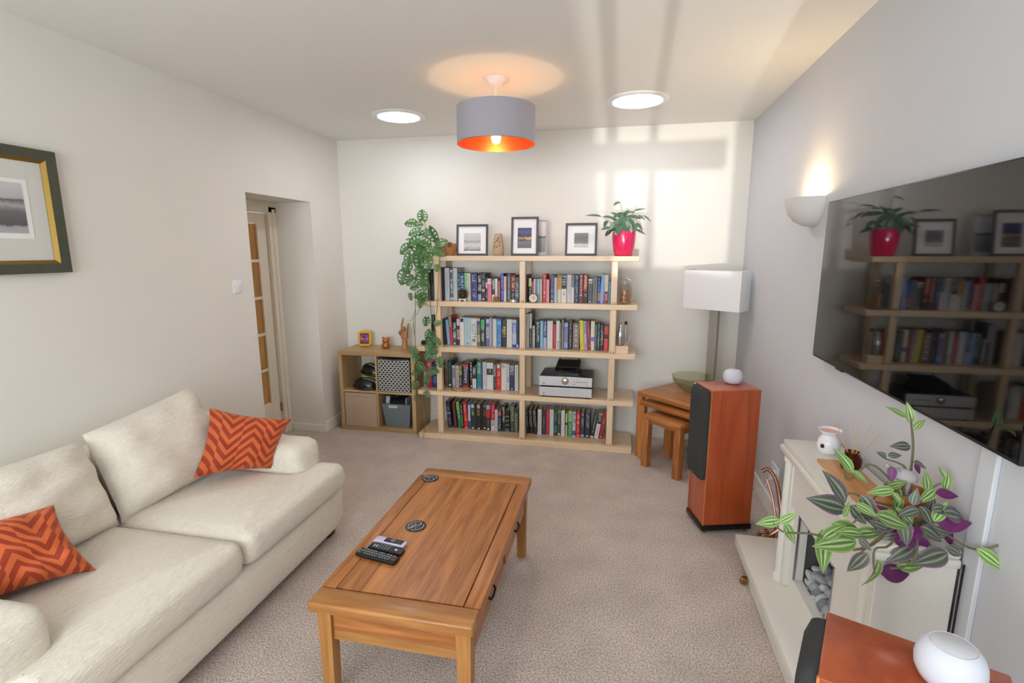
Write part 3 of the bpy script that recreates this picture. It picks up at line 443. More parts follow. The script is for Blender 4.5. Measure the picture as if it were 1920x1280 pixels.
MONSTERA_LEAVES = [((0.974,-0.338,1.95),(-0.04,0.195,0.98),(0.364,-0.589,0.722),0.084),((0.917,-0.356,1.923),(-0.985,-0.081,0.155),(0.48,-0.789,0.384),0.088),((0.929,-0.372,1.903),(0.845,0.45,0.291),(0.432,-0.848,0.306),0.054),((0.968,-0.386,1.86),(-0.892,-0.317,-0.323),(-0.098,-0.807,0.582),0.088),((0.976,-0.397,1.818),(0.851,-0.062,0.522),(-0.104,-0.735,0.67),0.088),((1.063,-0.423,1.873),(0.495,0.058,-0.867),(-0.249,-0.91,0.332),0.108),((0.994,-0.427,1.792),(-0.912,-0.232,-0.339),(-0.17,-0.779,0.603),0.108),((0.895,-0.413,1.783),(-0.902,-0.379,0.206),(-0.129,-0.604,0.786),0.039),((0.988,-0.446,1.789),(0.887,-0.077,-0.455),(0.539,-0.653,0.532),0.098),((0.888,-0.429,1.731),(-0.664,-0.475,-0.577),(0.49,-0.564,0.664),0.088),((0.978,-0.469,1.752),(-0.17,-0.026,-0.985),(-0.046,-0.954,0.297),0.098),((1.014,-0.466,1.742),(0.554,-0.29,-0.78),(-0.259,-0.805,0.533),0.098),((0.906,-0.455,1.661),(-0.218,-0.536,-0.815),(0.35,-0.861,0.369),0.093),((0.896,-0.497,1.602),(-0.162,-0.069,-0.984),(0.145,-0.861,0.487),0.088),((0.997,-0.493,1.679),(0.021,-0.102,-0.995),(-0.424,-0.874,0.236),0.128),((1.041,-0.502,1.653),(0.497,0.049,-0.866),(0.393,-0.747,0.537),0.098),((1.132,-0.467,1.713),(0.792,-0.079,-0.605),(0.237,-0.956,0.172),0.088),((1.144,-0.451,1.746),(0.93,0.019,0.368),(0.484,-0.7,0.526),0.079),((1.101,-0.475,1.664),(0.408,0.443,0.798),(0.549,-0.757,0.354),0.069),((0.866,-0.486,1.518),(-0.294,-0.266,-0.918),(0.358,-0.759,0.544),0.103),((0.97,-0.51,1.541),(0.899,0.255,-0.357),(0.385,-0.707,0.594),0.079),((1.025,-0.499,1.493),(0.754,-0.016,0.656),(0.002,-0.68,0.733),0.069),((0.935,-0.485,1.464),(-0.567,-0.401,-0.72),(0.575,-0.738,0.353),0.074),((1.031,-0.491,1.514),(-0.102,-0.355,-0.929),(-0.163,-0.955,0.249),0.108),((1.009,-0.504,1.432),(0.758,0.107,-0.643),(0.581,-0.799,0.154),0.079),((0.978,-0.5,1.392),(-0.978,0.001,-0.207),(0.22,-0.912,0.346),0.069),((1.042,-0.499,1.337),(-0.909,-0.246,-0.337),(0.476,-0.769,0.426),0.088),((1.149,-0.479,1.57),(0.095,-0.455,-0.885),(0.474,-0.785,0.399),0.049),((0.908,-0.499,1.324),(0.004,-0.025,-1.0),(-0.194,-0.632,0.751),0.049),((1.042,-0.496,1.283),(-0.937,-0.106,0.332),(0.4,-0.826,0.396),0.079),((0.999,-0.498,1.273),(0.085,-0.41,-0.908),(0.463,-0.781,0.419),0.059),((1.05,-0.501,1.119),(-0.18,0.034,-0.983),(0.571,-0.644,0.509),0.064),((1.122,-0.495,1.065),(0.918,0.196,0.345),(0.417,-0.831,0.368),0.049),((1.071,-0.487,1.002),(-0.434,-0.354,-0.828),(-0.162,-0.692,0.703),0.074),((1.076,-0.506,0.99),(0.596,0.212,-0.775),(0.319,-0.851,0.417),0.059),((1.079,-0.484,0.939),(0.091,-0.439,-0.894),(-0.066,-0.659,0.749),0.074),((1.107,-0.499,0.932),(0.884,-0.037,-0.465),(0.441,-0.651,0.618),0.064),((1.091,-0.502,0.889),(-0.468,-0.205,-0.86),(0.375,-0.735,0.565),0.079),((1.086,-0.492,0.873),(0.548,-0.218,-0.808),(0.16,-0.718,0.677),0.069),((0.946,-0.501,0.797),(-0.818,-0.255,0.516),(0.56,-0.656,0.505),0.069),((0.939,-0.495,0.783),(-0.062,-0.507,-0.86),(0.192,-0.803,0.564),0.059),((1.077,-0.489,0.806),(-0.586,-0.333,-0.739),(0.432,-0.643,0.632),0.069),((1.142,-0.492,0.76),(0.393,-0.226,-0.892),(0.296,-0.653,0.697),0.069),((0.954,-0.507,0.71),(0.793,-0.088,-0.603),(0.497,-0.614,0.614),0.074),((0.969,-0.511,0.675),(-0.178,0.021,-0.984),(0.558,-0.689,0.462),0.069),((1.052,-0.499,0.643),(0.999,-0.035,0.042),(0.547,-0.654,0.522),0.074),((0.947,-0.505,0.631),(-0.919,-0.189,-0.347),(0.464,-0.826,0.318),0.049),((1.043,-0.496,0.594),(-0.323,-0.118,-0.939),(0.281,-0.816,0.505),0.069),((0.929,-0.505,0.54),(-0.14,-0.182,-0.973),(0.412,-0.677,0.61),0.059),((0.924,-0.5,0.41),(0.097,-0.468,-0.878),(-0.177,-0.787,0.591),0.044),((1.013,-0.494,0.451),(0.551,-0.252,-0.796),(0.426,-0.88,0.209),0.049)]
MONSTERA_VINES = [[(1.172,-0.36,1.727),(1.112,-0.42,1.758),(1.052,-0.45,1.803),(1.016,-0.49,1.691),(0.972,-0.5,1.556),(0.951,-0.5,1.374),(0.949,-0.5,1.188),(0.937,-0.5,1.0),(0.941,-0.51,0.859)],[(1.182,-0.36,1.736),(1.145,-0.45,1.691),(1.077,-0.49,1.646),(1.075,-0.5,1.466),(1.084,-0.5,1.284),(1.093,-0.5,1.099),(1.072,-0.5,0.91),(1.076,-0.5,0.719),(1.05,-0.5,0.524),(1.027,-0.5,0.414)],[(1.192,-0.36,1.736),(1.171,-0.46,1.646),(1.163,-0.49,1.467),(1.147,-0.49,1.238),(1.117,-0.49,1.051),(1.106,-0.5,0.864)],[(0.949,-0.5,1.188),(0.911,-0.5,1.103),(0.89,-0.5,1.084)],[(0.995,-0.5,1.245),(0.972,-0.5,1.166),(0.925,-0.5,1.094),(0.942,-0.51,0.907),(0.924,-0.51,0.801),(0.944,-0.51,0.667),(0.933,-0.51,0.52),(0.923,-0.51,0.381)],[(1.129,-0.4,1.759),(1.027,-0.38,1.873),(0.99,-0.34,1.957)],[(1.052,-0.45,1.803),(0.95,-0.37,1.897),(0.883,-0.36,1.92)],[(0.959,-0.5,1.465),(0.896,-0.5,1.487),(0.858,-0.5,1.519)],[(0.962,-0.5,1.556),(0.903,-0.48,1.646),(0.868,-0.45,1.7)],[(1.082,-0.5,1.215),(1.005,-0.5,1.259)],[(1.105,-0.5,0.84),(1.147,-0.5,0.746),(1.213,-0.47,0.67)],[(0.924,-0.51,0.396),(0.992,-0.51,0.326),(0.997,-0.5,0.122),(0.978,-0.5,0.009)]]
ANTHURIUM_LEAVES = [((2.518,-0.342,1.962),(-0.948,-0.3,0.107),(-0.103,-0.506,0.856),0.117),((2.656,-0.285,2.079),(-0.782,-0.569,-0.254),(-0.172,-0.501,0.848),0.054),((2.599,-0.327,1.946),(-0.908,-0.366,0.204),(-0.137,-0.504,0.853),0.068),((2.558,-0.348,1.925),(-0.386,-0.506,-0.772),(-0.242,-0.493,0.835),0.049),((2.584,-0.369,1.868),(-0.927,-0.346,-0.148),(0.015,-0.509,0.861),0.064),((2.592,-0.372,1.85),(-0.72,-0.3,-0.626),(0.173,-0.501,0.848),0.054),((2.637,-0.309,1.927),(-0.788,-0.328,0.521),(0.384,-0.47,0.795),0.068),((2.624,-0.255,1.963),(0.918,-0.124,0.377),(0.034,-0.508,0.86),0.078),((2.672,-0.361,1.931),(-0.662,-0.48,-0.576),(0.038,-0.508,0.86),0.078),((2.658,-0.333,1.945),(0.948,-0.176,-0.265),(0.34,-0.478,0.81),0.078),((2.708,-0.303,1.948),(0.852,0.093,0.515),(-0.242,-0.493,0.835),0.068),((2.773,-0.245,2.001),(-0.971,-0.22,0.092),(-0.2,-0.498,0.844),0.049),((2.769,-0.287,2.006),(0.962,0.166,0.216),(-0.017,-0.509,0.861),0.088),((2.748,-0.306,1.961),(0.988,0.155,0.008),(0.417,-0.462,0.783),0.078),((2.811,-0.306,1.966),(0.91,0.221,-0.352),(0.044,-0.508,0.86),0.059),((2.845,-0.286,1.971),(0.801,0.153,-0.579),(0.211,-0.497,0.842),0.078),((2.784,-0.349,1.901),(-0.098,-0.372,-0.923),(-0.166,-0.502,0.849),0.059),((2.799,-0.34,1.901),(0.78,0.005,-0.625),(0.154,-0.503,0.851),0.059),((2.806,-0.341,1.849),(0.916,0.328,-0.233),(0.422,-0.461,0.78),0.068),((2.671,-0.383,1.924),(0.212,-0.168,-0.963),(-0.008,-0.509,0.861),0.088),((2.709,-0.392,1.91),(0.337,0.039,-0.941),(-0.267,-0.49,0.83),0.078),((2.632,-0.37,1.907),(-0.507,-0.557,-0.658),(0.155,-0.502,0.851),0.073),((2.731,-0.361,1.937),(0.778,0.016,-0.628),(-0.167,-0.502,0.849),0.068),((2.665,-0.392,1.886),(-0.297,-0.254,-0.921),(0.377,-0.471,0.797),0.064),((2.631,-0.378,1.859),(-0.859,-0.414,-0.301),(0.054,-0.508,0.86),0.059),((2.69,-0.27,1.961),(0.495,-0.002,0.869),(-0.053,-0.508,0.86),0.064),((2.68,-0.312,1.914),(-0.071,0.344,0.936),(0.014,-0.509,0.861),0.068),((2.653,-0.284,1.961),(-0.796,0.122,0.593),(0.391,-0.468,0.793),0.068),((2.639,-0.395,1.86),(0.044,-0.213,-0.976),(-0.078,-0.507,0.858),0.049),((2.74,-0.39,1.86),(-0.003,0.009,-1.0),(0.103,-0.506,0.856),0.049)]
TRAILING_LEAVES = [((3.489,-3.03,1.222),(-0.883,0.021,0.469),(-0.161,-0.475,0.865),0.051,'g'),((3.537,-2.963,1.184),(-0.189,0.064,0.98),(-0.051,-0.966,0.253),0.053,'g'),((3.518,-3.019,1.179),(0.605,0.251,0.756),(-0.428,-0.592,0.684),0.042,'g'),((3.518,-3.015,1.129),(-0.952,-0.289,0.105),(0.024,-0.809,0.587),0.047,'p'),((3.531,-3.016,1.082),(0.937,0.106,-0.332),(-0.055,-0.507,0.86),0.038,'p'),((3.352,-3.072,1.056),(-0.537,0.14,0.832),(0.197,-0.753,0.628),0.07,'g'),((3.355,-3.057,1.057),(0.845,-0.116,-0.521),(0.191,-0.705,0.683),0.047,'g'),((3.463,-3.071,1.016),(-0.978,-0.072,-0.197),(0.293,-0.708,0.642),0.06,'g'),((3.465,-3.024,1.0),(0.925,0.134,0.355),(-0.121,-0.593,0.796),0.053,'g'),((3.465,-3.056,1.001),(0.686,-0.262,-0.678),(0.433,-0.839,0.329),0.037,'g'),((3.553,-3.06,1.017),(-0.299,-0.172,0.938),(-0.205,-0.838,0.506),0.055,'g'),((3.644,-2.974,0.985),(0.295,0.262,0.919),(-0.096,-0.868,0.488),0.053,'g'),((3.645,-2.968,1.023),(-0.395,0.244,0.886),(-0.128,-0.892,0.433),0.029,'g'),((3.608,-2.996,0.997),(-0.751,-0.501,-0.43),(0.444,-0.598,0.667),0.062,'g'),((3.602,-3.01,0.989),(0.999,-0.03,0.041),(0.341,-0.603,0.721),0.052,'v'),((3.588,-3.079,0.964),(0.93,0.311,-0.196),(-0.124,-0.779,0.615),0.078,'p'),((3.587,-3.068,0.92),(0.976,-0.045,0.212),(0.012,-0.826,0.563),0.073,'v'),((3.635,-3.003,0.886),(0.543,-0.178,-0.821),(0.004,-0.712,0.702),0.058,'v'),((3.403,-3.116,0.956),(0.919,0.189,-0.347),(0.121,-0.694,0.71),0.096,'g'),((3.615,-2.99,0.943),(-0.967,-0.18,-0.179),(0.188,-0.875,0.446),0.063,'p'),((3.559,-3.079,0.97),(0.921,0.387,-0.035),(0.026,-0.84,0.542),0.05,'p'),((3.538,-3.058,0.967),(0.555,-0.303,-0.775),(0.19,-0.798,0.572),0.056,'p'),((3.595,-3.033,0.948),(0.219,-0.205,-0.954),(0.202,-0.943,0.263),0.038,'p'),((3.556,-3.019,0.904),(0.835,0.204,-0.51),(0.12,-0.528,0.84),0.063,'p'),((3.534,-3.068,0.962),(-0.923,-0.153,-0.352),(-0.291,-0.706,0.646),0.051,'p'),((3.566,-3.018,0.969),(-0.958,-0.221,0.181),(0.219,-0.775,0.593),0.048,'p'),((3.631,-3.051,0.828),(-0.912,-0.232,-0.339),(0.543,-0.643,0.541),0.089,'p'),((3.549,-3.044,0.834),(-0.834,-0.244,-0.495),(-0.179,-0.719,0.672),0.076,'p'),((3.527,-3.036,0.807),(0.888,-0.151,-0.434),(0.424,-0.866,0.265),0.058,'p'),((3.503,-3.061,0.774),(0.976,0.217,-0.003),(-0.006,-0.847,0.532),0.072,'g'),((3.459,-3.069,0.75),(0.986,0.168,0.006),(-0.209,-0.801,0.561),0.081,'v'),((3.443,-3.079,0.797),(-0.079,-0.049,-0.996),(0.527,-0.767,0.366),0.086,'g'),((3.404,-3.098,0.826),(-0.618,-0.177,-0.766),(-0.183,-0.908,0.376),0.066,'p'),((3.395,-3.08,0.873),(-0.955,-0.233,0.183),(0.206,-0.513,0.833),0.071,'g'),((3.379,-3.069,0.866),(0.978,0.075,0.196),(0.034,-0.787,0.616),0.071,'g'),((3.506,-3.04,0.865),(-0.927,-0.114,-0.357),(0.29,-0.771,0.567),0.043,'p'),((3.48,-3.079,0.886),(0.501,0.034,-0.865),(-0.304,-0.68,0.667),0.047,'v'),((3.366,-3.119,0.881),(0.798,-0.22,-0.561),(-0.264,-0.608,0.749),0.041,'p'),((3.35,-3.113,0.983),(0.888,-0.169,-0.428),(-0.014,-0.79,0.613),0.055,'g'),((3.357,-3.069,0.956),(0.678,-0.133,-0.723),(-0.109,-0.858,0.502),0.062,'p'),((3.377,-3.075,0.993),(0.555,-0.308,-0.773),(0.128,-0.904,0.409),0.07,'p'),((3.318,-3.128,0.946),(0.414,0.423,0.806),(0.351,-0.827,0.439),0.041,'g'),((3.643,-3.138,0.897),(0.798,-0.225,-0.559),(0.066,-0.932,0.357),0.074,'g'),((3.71,-3.128,0.908),(-0.157,-0.074,0.985),(0.114,-0.728,0.676),0.048,'g'),((3.747,-3.122,0.925),(0.458,0.255,0.852),(0.129,-0.786,0.604),0.026,'g'),((3.628,-3.047,0.844),(0.879,0.009,-0.476),(-0.115,-0.885,0.451),0.047,'p'),((3.475,-3.021,1.066),(-0.09,-0.403,-0.911),(-0.438,-0.785,0.438),0.038,'v'),((3.45,-3.035,1.098),(-0.853,-0.143,0.502),(-0.294,-0.74,0.605),0.028,'p'),((3.466,-3.01,1.094),(0.979,0.042,0.201),(-0.536,-0.643,0.547),0.033,'p'),((3.544,-2.998,1.07),(0.541,-0.164,-0.825),(0.011,-0.766,0.643),0.029,'v'),((3.332,-3.097,0.975),(-0.511,0.006,0.86),(0.353,-0.702,0.618),0.091,'p'),((3.346,-3.073,0.945),(-0.971,-0.05,0.235),(0.324,-0.809,0.491),0.093,'p'),((3.161,-3.109,0.907),(-0.939,-0.338,-0.062),(-0.25,-0.851,0.463),0.064,'g'),((3.158,-3.112,0.901),(0.846,0.165,0.507),(0.213,-0.704,0.678),0.051,'g'),((3.171,-3.115,0.903),(0.503,0.028,-0.864),(0.026,-0.786,0.617),0.064,'g'),((3.287,-3.082,0.878),(-0.009,-0.376,-0.927),(0.175,-0.828,0.533),0.105,'g'),((3.282,-3.105,0.86),(0.804,0.365,0.47),(-0.384,-0.64,0.665),0.074,'g'),((3.375,-3.09,0.855),(-0.961,-0.267,-0.076),(0.104,-0.746,0.657),0.109,'g'),((3.313,-3.072,0.893),(0.934,0.124,-0.336),(0.491,-0.807,0.328),0.102,'g'),((3.538,-3.079,0.914),(0.871,-0.002,-0.491),(0.326,-0.77,0.548),0.065,'p'),((3.497,-3.078,0.924),(0.04,-0.325,-0.945),(-0.396,-0.601,0.694),0.057,'p'),((3.595,-3.021,0.843),(-0.386,-0.075,-0.92),(-0.061,-0.86,0.507),0.064,'v'),((3.58,-2.997,0.902),(0.974,-0.024,-0.225),(-0.26,-0.729,0.633),0.054,'g'),((3.533,-3.065,0.91),(-0.112,-0.323,-0.94),(0.366,-0.537,0.76),0.066,'v'),((3.486,-3.051,0.916),(-0.837,-0.318,-0.446),(-0.275,-0.869,0.413),0.064,'p'),((3.527,-3.026,0.894),(-0.87,-0.339,-0.358),(0.497,-0.682,0.537),0.049,'v'),((3.569,-3.028,0.861),(0.14,-0.186,-0.973),(-0.264,-0.778,0.57),0.053,'v'),((3.516,-3.072,0.918),(-0.441,-0.13,-0.888),(0.336,-0.535,0.775),0.054,'p'),((3.477,-3.074,0.944),(-0.864,-0.371,0.34),(-0.142,-0.571,0.808),0.04,'g'),((3.565,-3.084,0.937),(0.609,0.429,0.667),(-0.348,-0.851,0.392),0.064,'g'),((3.607,-3.027,0.873),(0.889,0.242,0.389),(0.174,-0.72,0.672),0.06,'g'),((3.531,-3.054,0.907),(-0.661,-0.195,0.724),(0.039,-0.857,0.514),0.062,'g'),((3.58,-3.038,0.93),(0.96,-0.006,0.281),(0.361,-0.795,0.488),0.053,'p'),((3.569,-3.07,0.92),(0.945,-0.018,-0.328),(0.106,-0.792,0.602),0.052,'p'),((3.575,-3.057,0.887),(0.994,-0.059,-0.094),(0.313,-0.897,0.311),0.041,'p'),((3.505,-3.006,0.919),(0.225,-0.008,0.974),(0.057,-0.939,0.34),0.06,'g'),((3.434,-3.074,0.894),(-0.705,-0.132,0.696),(0.442,-0.534,0.721),0.059,'p'),((3.531,-3.037,0.857),(0.111,-0.035,-0.993),(-0.487,-0.778,0.396),0.067,'p'),((3.454,-3.081,0.9),(-0.855,-0.213,0.472),(0.299,-0.754,0.585),0.051,'p'),((3.553,-3.063,0.919),(0.389,0.001,-0.921),(-0.288,-0.595,0.75),0.056,'p'),((3.579,-3.032,0.937),(0.377,0.373,0.848),(0.309,-0.692,0.652),0.048,'p'),((3.517,-3.068,0.972),(0.132,0.067,0.989),(-0.231,-0.462,0.856),0.043,'p'),((3.572,-3.012,0.914),(0.181,0.037,0.983),(0.475,-0.837,0.273),0.051,'p'),((3.534,-3.018,0.872),(-0.427,-0.07,-0.902),(-0.229,-0.883,0.41),0.057,'p'),((3.475,-3.078,0.919),(-0.654,0.074,0.753),(0.044,-0.534,0.844),0.056,'v')]
TRAILING_STEMS = [[(3.564,-2.974,0.923),(3.559,-2.96,1.003),(3.552,-2.964,1.106),(3.539,-2.963,1.18),(3.532,-2.959,1.212)],[(3.535,-2.98,0.923),(3.444,-3.073,0.861),(3.364,-3.105,0.836),(3.311,-3.092,0.852),(3.249,-3.102,0.871),(3.172,-3.117,0.876),(3.14,-3.119,0.902)],[(3.583,-2.972,0.915),(3.61,-3.032,0.891),(3.654,-3.089,0.872),(3.669,-3.133,0.897),(3.717,-3.129,0.921),(3.759,-3.117,0.938)],[(3.535,-2.98,0.923),(3.43,-3.047,0.963),(3.363,-3.066,0.991),(3.325,-3.074,0.991)],[(3.54,-3.001,0.917),(3.464,-3.09,0.857),(3.414,-3.113,0.848),(3.411,-3.135,0.786)],[(3.56,-2.978,0.907),(3.444,-3.072,0.869),(3.382,-3.111,0.834)],[(3.551,-2.977,0.923),(3.484,-3.005,1.016),(3.421,-3.01,1.063),(3.351,-3.052,1.025),(3.334,-3.057,1.076)],[(3.583,-2.97,0.923),(3.594,-2.988,0.985),(3.626,-2.986,1.013)],[(3.591,-2.971,0.907),(3.616,-3.016,0.917),(3.67,-3.013,0.93)],[(3.556,-2.999,0.909),(3.528,-3.098,0.853),(3.5,-3.112,0.809),(3.455,-3.123,0.801)],[(3.535,-2.979,0.931),(3.455,-3.018,0.977),(3.395,-3.069,0.938),(3.361,-3.091,0.912)],[(3.535,-2.977,0.939),(3.536,-2.979,1.043),(3.472,-2.986,1.075)]]

# ------------------------------------------------------------------ the room
M_wall = mat('wall_paint', 'ebe7de', .85, bump=.05, bscale=60, var=.02, vscale=3)
M_grey = mat('grey_wall_paint', 'd0d1d5', .85, bump=.05, bscale=60, var=.02, vscale=3)
M_ceil = mat('ceiling_paint', 'efede8', .9, bump=.04, bscale=40)
M_white = mat('white_gloss_paint', 'efece4', .4)
def carpet():
    m = bpy.data.materials.new('carpet'); m.use_nodes = True; nt = m.node_tree; b = nt.nodes['Principled BSDF']; b.inputs['Roughness'].default_value = .95
    b.inputs['Specular IOR Level'].default_value = .1
    tc = nt.nodes.new('ShaderNodeTexCoord')
    def noise(sc, det):
        n = nt.nodes.new('ShaderNodeTexNoise'); n.inputs['Scale'].default_value = sc; n.inputs['Detail'].default_value = det; nt.links.new(tc.outputs['Object'], n.inputs['Vector']); return n.outputs['Fac']
    tuft = noise(130, 3); patch = noise(4.5, 5)
    cr = nt.nodes.new('ShaderNodeValToRGB'); cr.color_ramp.elements[0].position = .36; cr.color_ramp.elements[1].position = .64
    cr.color_ramp.elements[0].color = lin('ab9b91'); cr.color_ramp.elements[1].color = lin('e3d4c9'); nt.links.new(tuft, cr.inputs[0])
    mr = nt.nodes.new('ShaderNodeMapRange'); mr.inputs[1].default_value = .3; mr.inputs[2].default_value = .7; mr.inputs[3].default_value = .88; mr.inputs[4].default_value = 1.06; nt.links.new(patch, mr.inputs[0])
    hs = nt.nodes.new('ShaderNodeHueSaturation'); nt.links.new(mr.outputs[0], hs.inputs['Value']); nt.links.new(cr.outputs[0], hs.inputs['Color']); nt.links.new(hs.outputs[0], b.inputs['Base Color'])
    bp = nt.nodes.new('ShaderNodeBump'); bp.inputs['Strength'].default_value = .8; bp.inputs['Distance'].default_value = .006; nt.links.new(tuft, bp.inputs['Height']); nt.links.new(bp.outputs[0], b.inputs['Normal'])
    return m
M_carpet = carpet()
T = .40
struct('floor', MB().box((-1.8, YF-.3, -.1), (W+.12, .12, 0)), M_carpet)
struct('ceiling', MB().box((-1.8, YF-.3, H), (W+.12, .12, H+.12)), M_ceil)
struct('wall_back', MB().box((-1.8, 0, 0), (W+.12, .12, H)), M_wall)
struct('wall_right', MB().box((W, YF-.12, 0), (W+.12, 0, H)), M_grey)
DY0, DY1, DZ = -1.298, -.497, 2.112
wl = MB()
wl.box((-T, DY1, 0), (0, 0, H)); wl.box((-T, DY0, DZ), (0, DY1, H)); wl.box((-T, YF-.12, 0), (0, DY0, H))
struct('wall_left', wl, M_wall)
wf = MB(); x0, x1, z0, z1 = WIN
wf.box((0, YF-.12, 0), (x0, YF, H)); wf.box((x1, YF-.12, 0), (W, YF, H)); wf.box((x0, YF-.12, 0), (x1, YF, z0)); wf.box((x0, YF-.12, z1), (x1, YF, H))
struct('wall_front', wf, M_wall)
wn = MB(); fw = .06
wn.box((x0, YF-.10, z0), (x1, YF-.03, z0+fw)); wn.box((x0, YF-.10, z1-fw), (x1, YF-.03, z1))
for xx, ww in ((x0, fw), (1.05, .04), (1.90, .04), (2.58, .04), (2.728, .028), (x1-fw*.5, fw*.5)): wn.box((xx, YF-.10, z0+fw), (xx+ww, YF-.03, z1-fw))
wn.box((x0+fw, YF-.09, 1.15), (x1-fw, YF-.04, 1.24))
w1 = struct('window_1', wn, M_white)
struct('window_sill', MB().box((x0-.05, YF-.12, z0-.03), (x1+.05, YF+.10, z0), .006), M_white, w1)
M_win = thin_glass('window_glass', 'ffffff', .6)
struct('pane', MB().add([(x0, YF-.065, z0), (x1, YF-.065, z0), (x1, YF-.065, z1), (x0, YF-.065, z1)], [(0,1,2,3)]), M_win, w1)
struct('wall_hall', MB().box((-1.8, YF-.3, 0), (-1.7, 0, H)), mat('hall_paint', 'e8d8c0', .9))
# skirting boards
def skirt(name, lo, hi):
    struct(name, MB().box(lo, hi, .004), M_white)
skirt('baseboard_back', (0, -.016, 0), (W, 0, .11))
skirt('baseboard_right', (W-.016, YF, 0), (W, -.016, .11))
sk = MB().box((0, DY1, 0), (.016, -.016, .10), .004).box((0, YF, 0), (.016, DY0, .10), .004)
struct('baseboard_left', sk, M_white)
struct('baseboard_doorway', MB().box((-T+.04, DY1-.016, 0), (.016, DY1, .07), .003), M_white)
# door in the doorway: frame, leaf with glazed panes
fr = MB()
fr.box((-T, DY1-.10, 0), (-T+.05, DY1, DZ-.04), .004); fr.box((-T, DY0, 0), (-T+.05, DY0+.10, DZ-.04), .004); fr.box((-T, DY0, DZ-.09), (-T+.05, DY1, DZ), .004)
fr.box((-T+.05, DY1-.06, 0), (-T+.062, DY1-.03, DZ-.06), .003)
d1 = struct('door_1', fr, mat('cream_gloss', 'e9dfcc', .45))
ly0, ly1 = DY0+.10, DY1-.115
lf = MB(); sw = .11
lf.box((-T-.02, ly1-sw, .01), (-T+.02, ly1, 2.01), .003); lf.box((-T-.02, ly0, .01), (-T+.02, ly0+sw, 2.01), .003)
lf.box((-T-.02, ly0+sw, 1.93), (-T+.02, ly1-sw, 2.01), .003); lf.box((-T-.02, ly0+sw, .01), (-T+.02, ly1-sw, .32), .003)
ym = (ly0+ly1)/2
lf.box((-T-.015, ym-.012, .32), (-T+.015, ym+.012, 1.93))
zs = [.32+(1.93-.32)*i/5 for i in range(6)]
for z in zs[1:-1]: lf.box((-T-.015, ly0+sw, z-.012), (-T+.015, ly1-sw, z+.012))
leaf = struct('door_leaf', lf, MC['cream_gloss'], d1)
M_glass = thin_glass('clear_glass', 'fbfcfc')
M_pane = thin_glass('amber_door_glass', 'd9b98c', 1, .15)
for i in range(5):
    for a, b in ((ly0+sw, ym-.012), (ym+.012, ly1-sw)):
        struct('pane', MB().box((-T-.003, a, zs[i]+.012), (-T+.003, b, zs[i+1]-.012)), M_pane, leaf)
M_brass = mat('brass', 'b08d4a', .3, 1)
struct('hinge', MB().box((-T+.02, ly1-.004, .22), (-T+.03, ly1+.012, .30)), M_brass, leaf)

# ------------------------------------------------------------------ sofa
M_sofa = mat('cream_chenille', 'e9e1d1', .95, bump=.6, bscale=150, var=.12, vscale=70, sheen=.2)
for _n in M_sofa.node_tree.nodes:
    if _n.type == 'TEX_NOISE':
        _mp = M_sofa.node_tree.nodes.new('ShaderNodeMapping'); _mp.inputs['Scale'].default_value = (1.0, .28, 1.0)
        _l = _n.inputs['Vector'].links[0]; _src = _l.from_socket; M_sofa.node_tree.links.new(_src, _mp.inputs['Vector']); M_sofa.node_tree.links.new(_mp.outputs[0], _n.inputs['Vector'])
def round_outline(poly, r, k=6):
    """polygon (anticlockwise) with its corners rounded"""
    out = []; n = len(poly)
    for i in range(n):
        p, a, b = Vector(poly[i]), Vector(poly[i-1]), Vector(poly[(i+1) % n])
        u, w = (a-p).normalized(), (b-p).normalized(); rr = min(r, (a-p).length*.45, (b-p).length*.45)
        for q in range(k+1):
            t = q/k; out.append(p+u*rr*(1-t)**2+w*rr*t**2)
    return out
def soft_poly(poly, z0, z1, r, dome=.012, corner=.07):
    P = round_outline(poly, corner)
    if sum(P[i].x*P[(i+1) % len(P)].y-P[(i+1) % len(P)].x*P[i].y for i in range(len(P))) < 0: P = P[::-1]
    n = len(P); N = []
    for i in range(n):
        d = (P[(i+1) % n]-P[i-1]).normalized(); N.append(Vector((-d.y, d.x)))
    rings = []
    for k in range(7):
        a = math.pi/2*k/6; rings.append((r*(1-math.sin(a)), z0+r-r*math.cos(a)*1.0))
    rings = [(r-q[0] if False else r*(1-math.sin(math.pi/2*k/6)), z0+r*(1-math.cos(math.pi/2*k/6))) for k, q in enumerate(rings)]
    up = [(r*(1-math.cos(math.pi/2*k/6)), z1-r+r*math.sin(math.pi/2*k/6)) for k in range(7)]
    rings += [(-.006, (z0+z1)/2)]+up+[(r+.012, z1+dome*.55), (r+.026, z1+dome)]
    v = []
    for ins, z in rings: v += [(P[i].x+N[i].x*ins, P[i].y+N[i].y*ins, z) for i in range(n)]
    f = [(k*n+i, k*n+(i+1) % n, (k+1)*n+(i+1) % n, (k+1)*n+i) for k in range(len(rings)-1) for i in range(n)]
    bm = bmesh.new(); vs = [bm.verts.new(q) for q in v]
    for q in f: bm.faces.new([vs[i] for i in q])
    bm.faces.new([vs[i] for i in range(n-1, -1, -1)]); bm.faces.new(vs[-n:])
    bmesh.ops.triangulate(bm, faces=[q for q in bm.faces if len(q.verts) > 4])
    return MB().bm(bm)
sofa = thing('sofa', 'cream two-seater sofa with loose back cushions along the plain wall', 'sofa', (.6, -2.89, 0))
part('base', MB().softbox((.07, -3.77, .055), (1.09, -2.02, .32), .05, 10, (.03, 0, 0)), M_sofa, sofa, 'long rounded cream sofa base')
for y in (-2.10, -3.68):
    for x in (1.0, .14): part('foot', MB().box((x-.035, y-.035, 0), (x+.035, y+.035, .075), .006), mat('sofa_foot', '5a2c1a', .4), sofa)
part('back_frame', MB().softbox((.03, -3.74, .28), (.30, -2.06, .74), .07, 10, noise=.003), M_sofa, sofa)
